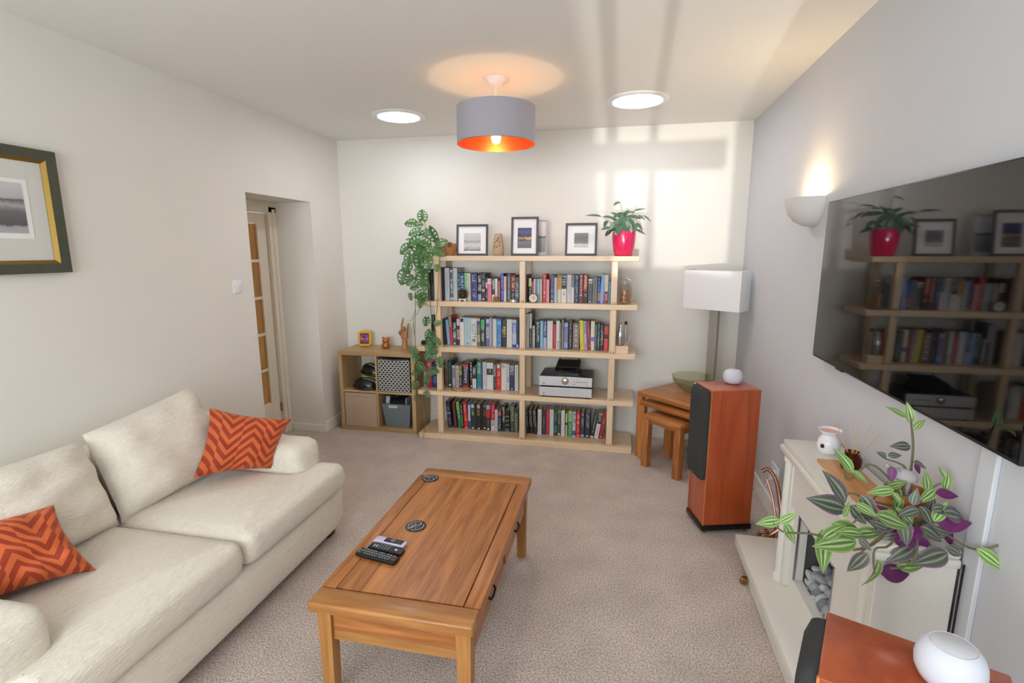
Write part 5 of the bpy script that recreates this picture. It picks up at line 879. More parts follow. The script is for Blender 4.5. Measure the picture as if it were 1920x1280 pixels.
solo('power_cable', MB().tube([(W-.045, -1.35, .275), (W-.06, -1.32, .20), (W-.10, -1.24, .12), (W-.12, -1.16, .03), (W-.16, -1.10, .008)], .004, 6, smooth=5), M_plug, 'thin white cable dropping from the wall plug', 'cable')
solo('black_cable', MB().tube([(W-.022, -3.0605, .80), (W-.022, -3.060, .6), (W-.022, -3.062, .3), (W-.03, -3.09, .05), (W-.08, -3.46, .008)], .0035, 6, smooth=5), M_black, 'black cable hanging down the wall behind the fireplace', 'cable')
# copper pipe ornament between loudspeaker and fireplace
cp = thing('copper_ornament', 'bundle of bent copper pipes standing behind the far loudspeaker', 'ornament', (3.56, -1.66, 0))
M_cop = mat('copper', 'b07a62', .3, .95)
part('plate', MB().box((3.50, -1.80, .0), (3.64, -1.60, .012), .002, 1), M_cop, cp)
part('pipe', MB().tube([(3.62, -1.70, .01), (3.63, -1.69, .14), (3.625, -1.66, .26), (3.61, -1.60, .37), (3.575, -1.56, .42), (3.545, -1.55, .40)], .011, 10, smooth=5), M_cop, cp)
part('pipe', MB().tube([(3.60, -1.66, .01), (3.615, -1.65, .12), (3.60, -1.60, .26), (3.57, -1.56, .36)], .006, 8, smooth=5), M_cop, cp)
part('coil', MB().tube([(3.55+.03*math.cos(a*.6), -1.70+.012*a/6, .06+.03*math.sin(a*.6)) for a in range(24)], .007, 8), M_cop, cp)
part('pipe', MB().tube([(3.51, -1.75, .012), (3.52, -1.74, .07), (3.57, -1.73, .10), (3.63, -1.73, .16)], .009, 8, smooth=5), M_cop, cp)
part('cap', MB().lathe([(0, .0), (.02, .0), (.02, .045), (.016, .048), (0, .048)], (3.51, -1.75, .012), 16), M_cop, cp)

# ------------------------------------------------------------------ nest of tables with bowl, floor lamp
def nest(name, label, corner, w, d, h, th, leg, skirt_h):
    """corner = front left corner of the top; rotated local axes, top w x d"""
    t = thing(name, label, 'side table', (corner[0], corner[1], 0), R(-43), 'nest of tables', True)
    part('top', MB().box((0, 0, h-th), (w, d, h), .006, 2), oak(0), t)
    i = .0
    for x in (i, w-i-leg):
        for y in (i, d-i-leg):
            part('leg', MB().box((x, y, 0), (x+leg, y+leg, h-th), .004, 1), oak(2), t)
    if skirt_h:
        part('rail', MB().box((i+leg, d-i-leg*.7, h-th-skirt_h), (w-i-leg, d-i-leg*.3, h-th), .002, 1), oak(0), t)
        for x in (i+leg*.3, w-i-leg*.7): part('rail', MB().box((x, i+leg, h-th-skirt_h), (x+leg*.4, d-i-leg, h-th), .002, 1), oak(1), t)
        part('rail', MB().box((i+leg, i+leg*.3, h-th-skirt_h*.6), (w-i-leg, i+leg*.7, h-th), .002, 1), oak(0), t)
    return t
nest('nesting_table', 'largest oak nesting table with the glass bowl on it', (2.852, -.475), .68, .48, .56, .038, .050, .0)
nest('nesting_table', 'middle oak nesting table tucked under the largest one', (2.871, -.530), .55, .38, .495, .036, .048, .0)
nest('nesting_table', 'smallest oak nesting table, foremost and lowest of the nest', (2.893, -.672), .352, .34, .43, .036, .056, .05)
bw = MB().lathe([(0, .56), (.05, .56), (.07, .565), (.115, .60), (.148, .645), (.163, .69), (.165, .692), (.160, .692), (.145, .650), (.112, .606), (.068, .571), (0, .567)], (3.285, -.42, 0), 40)
solo('glass_bowl', bw, thin_glass('smoky_glass', 'f0f2e6', 1.4), 'wide clear glass bowl on the nest of tables', 'bowl')
fl = thing('floor_lamp', 'floor lamp with rectangular white shade and square steel post', 'floor lamp', (3.44, -.30, 0), R(-37), None, True)
sh = MB(); w_, d_, t_ = .235, .085, .003
sh.box((-w_, -d_, 1.225), (w_, -d_+t_, 1.535)); sh.box((-w_, d_-t_, 1.225), (w_, d_, 1.535)); sh.box((-w_, -d_+t_, 1.225), (-w_+t_, d_-t_, 1.535)); sh.box((w_-t_, -d_+t_, 1.225), (w_, d_-t_, 1.535))
part('shade', sh, mat('white_shade', 'efeded', .9, bump=.1, bscale=500), fl)
part('shade_frame', MB().box((-w_+.004, -.003, 1.50), (w_-.004, .003, 1.506)).box((-.003, -d_+.004, 1.50), (.003, d_-.004, 1.506)), mat('steel', 'b4b2ae', .3, .9), fl)
part('post', MB().box((-.035, -.022, .02), (.035, .022, 1.505), .003, 1), mat('brushed_steel', 'b9b6b0', .38, .75), fl)
part('base', MB().box((-.12, -.10, 0), (.12, .10, .022), .004, 1), MC['brushed_steel'], fl)

# ------------------------------------------------------------------ ceiling lights
pd_ = thing('pendant_lamp', 'grey drum pendant lamp with copper lining hanging from the ceiling', 'pendant lamp', (1.895, -1.396, 2.34))
PC = (1.895, -1.396)
part('ceiling_rose', MB().lathe([(.075, H), (.075, H-.006), (.05, H-.022), (.045, H-.035), (.012, H-.05), (0, H-.05)], (*PC, 0), 28), M_plug, pd_)
part('cord', MB().tube([(*PC, H-.045), (*PC, 2.50)], .006, 8), M_plug, pd_)
sd = part('shade', MB().lathe([(.2405, 2.555), (.242, 2.555), (.242, 2.340), (.2405, 2.340)], (*PC, 0), 56), mat('grey_shade', 'aaa8b0', .85, bump=.15, bscale=400), pd_, 'grey fabric drum')
part('lining', MB().lathe([(.2395, 2.341), (.2395, 2.554)], (*PC, 0), 56), mat('copper_lining', 'd2603a', .32, .75), sd, 'shiny copper lining')
part('rim', MB().lathe([(.2395, 2.339), (.243, 2.339), (.243, 2.343), (.2395, 2.343)], (*PC, 0), 56), M_cop, sd)
sp_ = MB()
for k in range(3):
    a = k*2*math.pi/3+.4; sp_.tube([(PC[0], PC[1], 2.50), (PC[0]+.24*math.cos(a), PC[1]+.24*math.sin(a), 2.55)], .002, 6)
part('spider_ring', sp_, M_plug, sd)
part('lampholder', MB().lathe([(0, 2.52), (.016, 2.52), (.018, 2.49), (.018, 2.45), (0, 2.45)], (*PC, 0), 18), M_plug, pd_)
part('bulb', MB().lathe([(0, 2.450), (.012, 2.448), (.013, 2.43), (.024, 2.405), (.030, 2.38), (.024, 2.355), (.012, 2.345), (0, 2.343)], (*PC, 0), 20), mat('pendant_bulb', 'ffd9a0', .3, emit=('ffbf66', 22)), pd_, 'glowing warm bulb')
l = bpy.data.lights.new('pendant_glow', 'POINT'); l.energy = 3.2; l.color = (1, .62, .34); l.shadow_soft_size = .03
lo = bpy.data.objects.new('pendant_glow', l); COL.objects.link(lo); lo.location = (PC[0], PC[1], 2.335)
l = bpy.data.lights.new('pendant_glow', 'POINT'); l.energy = .8; l.color = (1, .62, .34); l.shadow_soft_size = .03
lo = bpy.data.objects.new('pendant_glow', l); COL.objects.link(lo); lo.location = (PC[0], PC[1], 2.475)
for (x, y, r, lab) in ((.955, -.715, .205, 'round daylight ceiling disc above the doorway side of the room'), (2.755, -.765, .215, 'round daylight ceiling disc above the potted plant end of the bookcase')):
    t = thing('ceiling_light', lab, 'ceiling light', (x, y, H-.012), 0, 'round daylight discs in the ceiling')
    part('ring', MB().lathe([(r, H), (r, H-.004), (r-.012, H-.010), (r-.042, H-.012), (r-.046, H-.008), (r-.046, H)], (x, y, 0), 48), M_plug, t)
    part('diffuser', MB().lathe([(r-.046, H-.007), (0, H-.007)], (x, y, 0), 48), mat('daylight_diffuser', 'ffffff', .5, emit=('f2f4ff', 15)), t, 'glowing frosted diffuser')

# ------------------------------------------------------------------ picture and switch on the left wall
def gradient_print(name, stops, noise=.35, scale=6, axis=2, nsc=(1, 1, 1)):
    m = bpy.data.materials.new(name); m.use_nodes = True; nt = m.node_tree; b = nt.nodes['Principled BSDF']; b.inputs['Roughness'].default_value = .3
    tc = nt.nodes.new('ShaderNodeTexCoord'); sp = nt.nodes.new('ShaderNodeSeparateXYZ'); nt.links.new(tc.outputs['Generated'], sp.inputs[0])
    mp = nt.nodes.new('ShaderNodeMapping'); mp.inputs['Scale'].default_value = nsc; nt.links.new(tc.outputs['Generated'], mp.inputs['Vector'])
    n = nt.nodes.new('ShaderNodeTexNoise'); n.inputs['Scale'].default_value = scale; n.inputs['Detail'].default_value = 7; nt.links.new(mp.outputs[0], n.inputs['Vector'])
    a = nt.nodes.new('ShaderNodeMath'); a.operation = 'SUBTRACT'; a.inputs[1].default_value = .5; nt.links.new(n.outputs['Fac'], a.inputs[0])
    c = nt.nodes.new('ShaderNodeMath'); c.operation = 'MULTIPLY_ADD'; c.inputs[1].default_value = noise; nt.links.new(a.outputs[0], c.inputs[0]); nt.links.new(sp.outputs[axis], c.inputs[2])
    cr = nt.nodes.new('ShaderNodeValToRGB'); e = cr.color_ramp.elements
    e[0].position, e[0].color = stops[0][0], lin(stops[0][1]); e[1].position, e[1].color = stops[-1][0], lin(stops[-1][1])
    for p_, c_ in stops[1:-1]: q = e.new(p_); q.color = lin(c_)
    nt.links.new(c.outputs[0], cr.inputs[0]); nt.links.new(cr.outputs[0], b.inputs['Base Color'])
    return m
pc = thing('framed_picture', 'black and white landscape print in a dark green gilt frame', 'picture', (0, -2.95, 1.588))
py0, py1, pz0, pz1, fw = -3.36, -2.598, 1.588, 2.150, .075
M_fr = mat('dark_green_frame', '454a3c', .4, var=.2, vscale=30); M_gilt = mat('gilt', '9a7c3c', .35, .8)
def mitre(y0, y1, z0, z1, w, xa, xb):
    v = []
    for (yy, zz) in ((y0, z0), (y1, z0), (y1, z1), (y0, z1)): v.append((0, yy, zz))
    mb = MB()
    o = [(y0, z0), (y1, z0), (y1, z1), (y0, z1)]; i = [(y0+w, z0+w), (y1-w, z0+w), (y1-w, z1-w), (y0+w, z1-w)]
    out = []
    for k in range(4):
        k2 = (k+1) % 4; m_ = MB()
        vv = [(0, *o[k]), (0, *o[k2]), (0, *i[k2]), (0, *i[k]), (xa, *o[k]), (xa, *o[k2]), (xb, *i[k2]), (xb, *i[k])]
        m_.add(vv, [(0,1,2,3),(7,6,5,4),(4,5,1,0),(6,7,3,2),(5,6,2,1),(7,4,0,3)]); out.append(m_)
    return out
for m_ in mitre(py0, py1, pz0, pz1, .044, .034, .030): part('frame_rail', m_, M_fr, pc, smooth=0)
for m_ in mitre(py0+.044, py1-.044, pz0+.044, pz1-.044, .016, .030, .016): part('gilt_slip', m_, M_gilt, pc, smooth=0)
part('mount', MB().box((.004, py0+.055, pz0+.055), (.013, py1-.055, pz1-.055)), mat('mount_card', 'd9d8d0', .8), pc)
part('inner_mount', MB().box((.013, py0+.130, 1.745), (.0145, -2.728, 2.008)), mat('mount_bevel', 'f0efec', .8), pc)
part('print', MB().box((.0145, py0+.150, 1.769), (.0155, -2.749, 1.991)), gradient_print('landscape_print', [(0, 'b4b4b8'), (.12, 'a8a8ac'), (.16, '58585c'), (.42, '6a6a6e'), (.5, '8a8a8e'), (.56, 'a9a9ad'), (.66, '5f5f63'), (.7, 'b8b8bc'), (1, 'c8c8cc')], .12, 4, 2, (1, 4, 1)), pc, 'misty lake photograph')
sw = thing('light_switch', 'white light switch beside the doorway', 'light switch', (0, -1.466, 1.394))
part('plate', MB().box((0, -1.511, 1.394), (.008, -1.423, 1.482), .003, 2), M_plug, sw)
part('rocker', MB().box((.008, -1.476, 1.424), (.012, -1.458, 1.452), .002, 1), M_plug, sw)
for y in (-1.500, -1.434): part('screw', MB().lathe([(.0035, .008), (.003, .009), (0, .009)], (0, y, 1.438), 10, axis=0), mat('steel', 'b4b2ae', .3, .9), sw)

# ------------------------------------------------------------------ bookcase
def pine(ax): return wood('ash_%d' % ax, 'efd9bb', 'dcb98e', ax, .9, .36, .9, coat=.2)
bc = thing('bookcase', 'open five-shelf light wood bookcase along the back wall', 'bookcase', (1.876, -.274, 0))
SX0, SX1, SY0, SY1 = .926, 2.826, -.458, -.09
SZ = [1.648, 1.2582, .8533, .4535, .0524]
for z in SZ: part('shelf', MB().box((SX0, SY0, z-.042 if z > .1 else 0), (SX1, SY1, z), .003, 1), pine(0), bc)
M_pin = mat('end_grain', '8a5a2e', .6)
for i in range(4):
    for (a, b) in ((1.110, 1.160), (1.862, 1.909), (2.612, 2.662)):
        for y in (SY0+.002, SY1-.05):
            p = part('post', MB().box((a, y, SZ[i+1]), (b, y+.048, SZ[i]-.042), .002, 1), pine(2), bc)
            if y < -.4:
                for k in (.28, .66): part('joint_pin', MB().box((a+(b-a)*k, y-.0006, SZ[i+1]+.001), (a+(b-a)*k+.006, y+.002, SZ[i+1]+.022)), M_pin, p)

# ------------------------------------------------------------------ books
ORD = 'first second third fourth fifth sixth seventh eighth ninth tenth eleventh twelfth thirteenth fourteenth fifteenth sixteenth seventeenth eighteenth nineteenth twentieth twenty-first twenty-second twenty-third twenty-fourth twenty-fifth'.split()
ROWN = {'A': 'top book row', 'B': 'second book row', 'C': 'third book row', 'D': 'bottom book row'}
M_pages = mat('book_pages', 'cfc4ae', .9, bump=.2, bscale=400)
def book(x, w, h, lean, y, z, depth, base, bands, titles, text, label, group, rnd):
    """spine faces -y; origin at the bottom front left corner of the spine"""
    base = ''.join('%02x' % int(q+(1-q/255)*20) for q in bytes.fromhex(base))  # lifts dark covers, putting a pale washed-out haze into their colour
    cover = mat('cover_'+base, base, .42)
    t_ = min(.0025, w*.12)
    cv = MB()
    cv.box((0, .001, 0), (t_, depth, h)); cv.box((w-t_, .001, 0), (w, depth, h))
    cv.add([(0,.001,0),(w*.15,0,0),(w*.85,0,0),(w,.001,0),(w,.004,0),(0,.004,0),(0,.001,h),(w*.15,0,h),(w*.85,0,h),(w,.001,h),(w,.004,h),(0,.004,h)],
           [(0,1,7,6),(1,2,8,7),(2,3,9,8),(3,4,10,9),(5,0,6,11),(0,5,4,3,2,1),(6,7,8,9,10,11)])
    o = link('book', mesh_of('book', cv, cover, smooth=25)); o.location = (x, y, z)
    o['label'] = label; o['category'] = 'book'; o['group'] = group
    if lean:
        a = math.atan2(lean, h); o.rotation_euler = (0, a, 0)
        o.location.z = z + (math.sin(a)*w if a > 0 else 0)+.0002
        o.location.x = x - lean*.5
    me = mesh_of('pages', MB().box((t_, .004, .003), (w-t_, depth-.004, h-.003)), M_pages, smooth=0); link('pages', me, o)
    def flat(nm, rects, col, e):
        mb = MB()
        for (a0, b0, a1, b1) in rects:
            mb.add([(a0, -e, b0), (a1, -e, b0), (a1, -e, b1), (a0, -e, b1)], [(0,1,2,3)])
        link(nm, mesh_of(nm, mb, mat('print_'+col, col, .5), smooth=0), o)
    for (a, b, c) in bands: flat('spine_band', [(w*.04, a*h, w*.96, b*h)], c, .0004)
    for tt in titles:
        a, b, c, wf = tt
        wd = w*wf; L = (b-a)*h
        if L < wd*1.5: flat('emblem', [(w*.5-wd*.5, a*h, w*.5+wd*.5, b*h)], c, .0008); continue
        rs = [(w*.5+q0, b*h-p1, w*.5+q1, b*h-p0) for (p0, q0, p1, q1) in marks(L, wd, rnd)]
        if rs: flat('spine_lettering', rs, c, .0008)
    if text:
        s_, a, b, c = text
        v, f = TEXTS[s_]
        xs = [p[0] for p in v]; ys = [p[1] for p in v]; L = (b-a)*h; sx = L/(max(xs)-min(xs)); sy = min(w*.72/(max(ys)-min(ys)), sx*1.6)
        ymid = (max(ys)+min(ys))/2
        mb = MB().add([(w*.5+(p[1]-ymid)*sy, -.0009, b*h-(p[0]-min(xs))*sx) for p in v], f)
        link('spine_lettering', mesh_of('spine_lettering', mb, mat('print_'+c, c, .5), smooth=0), o)
    return o
TEXTS = {s_: text_mesh(s_, 1.0, 'LEFT') for s_ in ('SCOTT', 'Dictionary', 'SEYMOUR', 'KEN FOLLETT')}
rnd = random.Random(77)
ORN = [(.05, .25), (.27, .43), (.45, .60), (.62, .76), (.78, .95)]
for r_, bay, z, rows in BOOKS:
    for k, (x, w, h, ln, y, base, desc, bands, titles, text) in enumerate(rows):
        dp = min(-.145-y, .10+h*.42)
        if 'leaning' not in desc and abs(ln) < .012: ln = 0
        b = book(x, w, h, ln, y, z, dp, base, bands, titles, text, '%s, %s from the left, %s %s bay' % (desc, ORD[k], ROWN[r_], bay), 'books in the bookcase', rnd)
        if 'ornate' in desc:
            for a, c in ORN:
                mb = MB(); e = .0006
                x0_, x1_, za, zb = w*.12, w*.88, a*h, c*h; q = .0035
                for rc in ((x0_, za, x1_, za+q), (x0_, zb-q, x1_, zb), (x0_, za, x0_+q, zb), (x1_-q, za, x1_, zb), (w*.32, (za+zb)/2-.008, w*.68, (za+zb)/2+.008)):
                    mb.add([(rc[0], -e, rc[1]), (rc[2], -e, rc[1]), (rc[2], -e, rc[3]), (rc[0], -e, rc[3])], [(0,1,2,3)])
                link('spine_panel', mesh_of('spine_panel', mb, mat('print_dcd2d0', 'dcd2d0', .5), smooth=0), b)
# books in the open end bay, left of the left posts
for (x, w, h, y, z, base, bands, titles, label) in (
    (1.012, .024, .245, -.36, 1.2582, '6a3a26', [], [], 'brown book behind the trailing vine, top book row open end'),
    (1.040, .034, .275, -.36, 1.2582, '1f3350', [(.6, .95, '2f4a3e')], [(.1, .5, '8aa0bc', .4)], 'navy book behind the trailing vine, top book row open end'),
    (1.080, .020, .285, -.36, 1.2582, '8a2a2a', [], [], 'thin red book against the post, top book row open end'),
    (.972, .058, .238, -.36, .4535, 'cc2f52', [(0, .2, 'a82040')], [(.15, .6, 'f0b8c4', .4), (.7, .95, 'f2ccd2', .4)], 'thick pink-red book behind the vine, third book row open end'),
    (1.036, .034, .222, -.36, .4535, '22305a', [(.2, .5, '4a7ac8')], [(.6, .9, 'c4ccdc', .5)], 'dark blue book against the post, third book row open end'),
    (1.074, .026, .225, -.36, .4535, '1c2226', [], [(.3, .9, '9aa4a8', .4)], 'thin black book against the post, third book row open end')):
    book(x, w, h, 0, y, z, .15, base, bands, titles, None, label, 'books in the bookcase', rnd)

# ------------------------------------------------------------------ things on the bookcase
M_sil = mat('silver', 'c9c9cc', .22, .9)
zt = SZ[0]
M_bf = mat('grey_black_frame', '4a4b52', .4)
def photo_frame(cx, y, w, h, lean, rz, mount, pic, label, win, frame_m=M_bf, fw=.018):
    t = thing('photo_frame', label, 'photo frame', (cx, y, zt), R(rz), 'photo frames on top of the bookcase', True)
    tl = Matrix.Rotation(-lean, 4, 'X')
    def pt(nm, mb, m, lb=None): return part(nm, mb.xf(tl), m, t, lb, smooth=0)
    for a, b, c, d in ((-w/2, 0, w/2, fw), (-w/2, h-fw, w/2, h), (-w/2, fw, -w/2+fw, h-fw), (w/2-fw, fw, w/2, h-fw)):
        pt('frame_rail', MB().box((a, -.010, b), (c, .010, d), .0015, 1), frame_m)
    pt('mount', MB().box((-w/2+fw, -.001, fw), (w/2-fw, .006, h-fw)), mount)
    x0_, x1_, z0_, z1_ = win
    pt('print', MB().box((-w/2+w*x0_, -.003, h*z0_), (-w/2+w*x1_, -.001, h*z1_)), pic)
    pt('glazing', MB().add([(-w/2+fw, -.0062, fw), (w/2-fw, -.0062, fw), (w/2-fw, -.0062, h-fw), (-w/2+fw, -.0062, h-fw)], [(0,1,2,3)]), M_glass)
    return t
M_mnt = mat('white_mount', 'fbfafc', .7)
P1 = gradient_print('beach_print', [(0, '3c3c3e'), (.06, '9a9a9c'), (.3, 'd8d8da'), (.5, 'b9b9bc'), (.55, '9a9a9e'), (.6, 'c8c8ca'), (1, 'd6d6d8')], .25, 5)
P2 = gradient_print('shore_print', [(0, '5a5a68'), (.3, '7a7a86'), (.42, '4a3c34'), (.47, 'd8b894'), (.54, '8a7468'), (.58, '24264a'), (.8, '4a5690'), (1, '2c3468')], .3, 6, 2, (1, 1, 3))
P3 = gradient_print('bridge_print', [(0, 'c8c8ca'), (.2, 'e0e0e2'), (.3, '8c8c90'), (.7, '7c7c80'), (1, '909094')], .2, 5)
P4 = gradient_print('pale_print', [(0, '8a8a90'), (.45, 'a4a4aa'), (.5, '3a3230'), (.56, 'd8d8da'), (1, 'e2e2e2')], .1, 4)
photo_frame(1.905, -.172, .285, .310, .16, 0, mat('pale_mount', 'd4d6d8', .7), P4, 'pale grey frame half hidden behind the tallest photo frame', (.1, .95, .1, .95), mat('white_frame', 'c9c8ca', .5), .006)
photo_frame(1.400, -.27, .282, .272, .12, 4, M_mnt, P1, 'square dark frame with beach photo next to the vase', (.24, .77, .16, .72))
photo_frame(1.868, -.27, .236, .330, .12, 2, M_mnt, P2, 'tall dark frame with blue and orange shore photo', (.24, .75, .20, .72))
photo_frame(2.350, -.27, .266, .272, .12, 0, M_mnt, P3, 'square dark frame with bridge photo beside the pink pot', (.28, .72, .26, .70))
# strokes of the photographs
# vase with leaf cut-outs
vs = thing('vase', 'beige tapered ceramic lantern with leaf cut-outs between two photo frames', 'vase', (1.640, -.28, zt))
part('body', MB().lathe([(0, zt), (.042, zt), (.048, zt+.012), (.050, zt+.045), (.046, zt+.10), (.038, zt+.15), (.032, zt+.185), (.029, zt+.188), (.027, zt+.18), (.03, zt+.15)], (1.640, -.28, 0), 28), mat('beige_stoneware', 'b49e84', .6, var=.1, vscale=60), vs)
for dx, dz, a in ((0, .075, 90), (-.016, .085, 140), (.016, .085, 40), (-.013, .112, 135), (.015, .112, 45), (0, .128, 90), (.008, .148, 60), (-.02, .068, 160)):
    mb = MB(); c_, s_ = math.cos(R(a)), math.sin(R(a)); yy = -.28-.0505+.0*dz
    rr = .050-(dz-.045)*.10 if dz > .045 else .05
    yf = -.28-math.sqrt(max(1e-6, rr*rr-dx*dx))-.0012
    pts = [(-.011, 0), (-.004, .0042), (.004, .0042), (.011, 0), (.004, -.0042), (-.004, -.0042)]
    mb.add([(1.640+dx+u*c_-v*s_, yf, zt+dz+u*s_+v*c_) for u, v in pts]+[(1.640+dx+u*c_-v*s_, yf+.006, zt+dz+u*s_+v*c_) for u, v in pts], [(0,1,2,3,4,5)]+[(i, 6+i, 6+(i+1) % 6, (i+1) % 6) for i in range(6)])
    part('leaf_inlay', mb, mat('cutout_shade', '3a2c20', .8), vs, smooth=0)  # dark inlay painting the shade inside a cut leaf hole
# pink pot with anthurium
ap = thing('potted_plant', 'dark-leaved houseplant in a glossy pink pot on top of the bookcase', 'plant', (2.700, -.31, zt)); aoff = (2.700, -.31, zt)
part('pot', MB().lathe([(0, zt), (.066, zt), (.074, zt+.008), (.086, zt+.06), (.094, zt+.13), (.095, zt+.17), (.092, zt+.197), (.088, zt+.197), (.089, zt+.17), (.086, zt+.165), (0, zt+.165)], (2.700, -.31, 0), 40), mat('pink_glaze', 'd81e5a', .12, coat=.6), ap, 'glossy pink ceramic pot')
part('soil', MB().lathe([(.087, zt+.172), (0, zt+.176)], (2.700, -.31, 0), 24), mat('soil', '3a2c22', .95), ap)
la = [leaf_mesh('leaf', [mat('anthurium_leaf', '4c6a50', .3, var=.35, vscale=3), mat('anthurium_under', '7d8a6c', .5)], .36, bend=b_, fold=f_, heart=1) for b_, f_ in ((.3, .2), (.5, .1), (.1, .35))]
ln_ = leaf_mesh('leaf', [MC['anthurium_leaf'], MC['anthurium_under']], .17, bend=.1, fold=.3)
M_as = mat('anthurium_stem', '7c8a5c', .5)
rnd = random.Random(3)
for i, (b_, d_, n_, L_) in enumerate(ANTHURIUM_LEAVES):
    put_leaf(ln_ if i in (0, 12, 15) else rnd.choice(la), ap, b_, d_, n_, L_*1.15, aoff)
    r0 = (2.700+rnd.uniform(-.03, .03), -.31+rnd.uniform(-.03, .03), zt+.17)
    mid = [(r0[k]*.45+b_[k]*.55) for k in range(3)]; mid[2] += .02
    part('stalk', MB().tube([r0, mid, b_], .0018, 5, smooth=4), M_as, ap)
# monstera in a brown planter
def holed_leaf(name, mats, wr=.44, bend=.3):
    n = 10; sg = [0, .20, .34, .62, .78, 1.0]; v = []; f = []; mi = []
    cols = [-s_ for s_ in sg[:0:-1]]+sg
    nc = len(cols); th = .012
    for side in (0, 1):
        for i in range(n+1):
            t = i/n; w = wr*(max(0, math.sin(math.pi*(t*.95+.05)))**.6)*(1.1-.35*t)
            for c in cols: v.append((t-.14*abs(c)*(1-t)**3-.05*abs(c)+.10*abs(c)*t*0, c*w, .22*abs(c)*w-bend*t*t*.5-side*th))
    N = (n+1)*nc
    for side in (0, 1):
        for i in range(n):
            for j in range(nc-1):
                m_ = (abs(cols[j])+abs(cols[j+1]))/2
                if .34 < m_ < .78 and i in (2, 4, 6) : continue
                q = (side*N+i*nc+j, side*N+(i+1)*nc+j, side*N+(i+1)*nc+j+1, side*N+i*nc+j+1)
                f.append(q if side == 0 else q[::-1]); mi.append(side)
    mb = MB(); mb.add(v, f); mb.mi = mi
    return mesh_of(name, mb, mats, smooth=60)
mp_ = thing('trailing_monstera', 'trailing swiss cheese vine hanging down the end of the bookcase', 'plant', (1.185, -.34, zt)); moff = (1.185, -.34, zt)
M_kr = mat('brown_planter', 'a5713f', .7, var=.15, vscale=20)
pot = MB(); 
v = []
for z, s_ in ((0, .068), (.085, .080), (.105, .078)):
    v += [(1.185-s_, -.34-s_*.8, zt+z), (1.185+s_, -.34-s_*.8, zt+z), (1.185+s_, -.34+s_*.8, zt+z), (1.185-s_, -.34+s_*.8, zt+z)]
pot.add(v, [(3,2,1,0)]+[(k*4+i, k*4+(i+1) % 4, (k+1)*4+(i+1) % 4, (k+1)*4+i) for k in range(2) for i in range(4)])
part('planter', pot, M_kr, mp_, 'brown square planter')
part('planter_flap', MB().box((1.225, -.408, zt+.075), (1.258, -.400, zt+.115), .002, 1), mat('dark_flap', '6a4628', .7), mp_)
part('soil', MB().box((1.115, -.40, zt+.08), (1.255, -.28, zt+.092)), MC['soil'], mp_)
M_mo = mat('monstera_leaf', '4a7442', .38, var=.4, vscale=2.5); M_mu = mat('monstera_under', '7a9a6c', .5)
lm = [holed_leaf('leaf', [M_mo, M_mu], wr, b_) for wr, b_ in ((.46, .3), (.40, .5), (.44, .1))]
rnd = random.Random(4)
M_vine = mat('vine_stem', '6f7a52', .5)
for s_ in MONSTERA_VINES: part('stem', MB().tube(s_, .0028, 6, smooth=5), M_vine, mp_)
for b_, d_, n_, L_ in MONSTERA_LEAVES: put_leaf(rnd.choice(lm), mp_, b_, d_, n_, L_*1.3, moff)
# ornaments in front of the books
z2 = SZ[1]
sp = thing('coral_ornament', 'dark spiky pine-cone ornament on a white footed stand before the books', 'ornament', (1.350, -.415, z2))
part('stand', MB().box((1.316, -.43, z2+.014), (1.384, -.398, z2+.024), .003, 1).box((1.322, -.427, z2), (1.334, -.401, z2+.016), .002, 1).box((1.366, -.427, z2), (1.378, -.401, z2+.016), .002, 1), M_cer, sp)
part('core', MB().ell((1.350, -.41, z2+.060), (.036, .022, .036)), mat('cone_dark', '2c241c', .8), sp)
sc_ = MB(); rnd = random.Random(12)
for i in range(64):
    a = rnd.uniform(0, 6.28); p_ = rnd.uniform(-1.2, 1.3); n_ = Vector((math.cos(p_)*math.cos(a), .6*math.cos(p_)*math.sin(a), math.sin(p_)))
    c_ = Vector((1.350, -.41, z2+.062))+Vector((n_.x*.040, n_.y*.040, n_.z*.040)); d_ = n_.orthogonal().normalized(); d_.rotate(Matrix.Rotation(rnd.uniform(0, 6), 3, n_))
    sc_.tube([c_-d_*.012-n_*.004, c_+n_*.006, c_+d_*.012], [.0035, .004, .001], 5)
part('scales', sc_, mat('cone_scale', '5c4e3a', .6, var=.5, vscale=60), sp, kind='stuff')
bd = thing('bird_figurine', 'tiny painted figurine in front of the short paperbacks', 'figurine', (1.645, -.415, z2))
part('body', MB().ell((1.645, -.415, z2+.028), (.022, .012, .018), rot=Matrix.Rotation(-.5, 3, 'Y')), mat('figurine_brown', '9a5a3c', .5), bd)
part('head', MB().ell((1.630, -.415, z2+.052), (.012, .010, .012)), mat('figurine_cream', 'd8c49a', .5), bd)
part('tail', MB().tube([(1.655, -.415, z2+.026), (1.672, -.415, z2+.010), (1.678, -.415, z2+.003)], [.010, .005, .002], 8), mat('figurine_green', '6a8a4a', .5), bd)
part('foot', MB().lathe([(0, 0), (.014, 0), (.012, .008), (.006, .014), (0, .014)], (1.643, -.415, z2), 14), MC['figurine_green'], bd)
solo('silver_tin', MB().lathe([(0, z2), (.048, z2), (.049, z2+.003), (.049, z2+.020), (.047, z2+.023), (.047, z2+.026), (.044, z2+.028), (0, z2+.028)], (1.802, -.405, 0), 36), M_sil, 'round flat silver tin before the books beside the middle post', 'tin')
ck = thing('desk_clock', 'small round cream-faced clock leaning against the books', 'clock', (1.972, -.415, z2))
part('case', MB().lathe([(0, .012), (.038, .012), (.040, .006), (.040, -.004), (.036, -.006), (.035, -.004)], (1.972, -.415, z2+.040), 32, axis=1), mat('clock_case', '4a3c30', .4), ck)
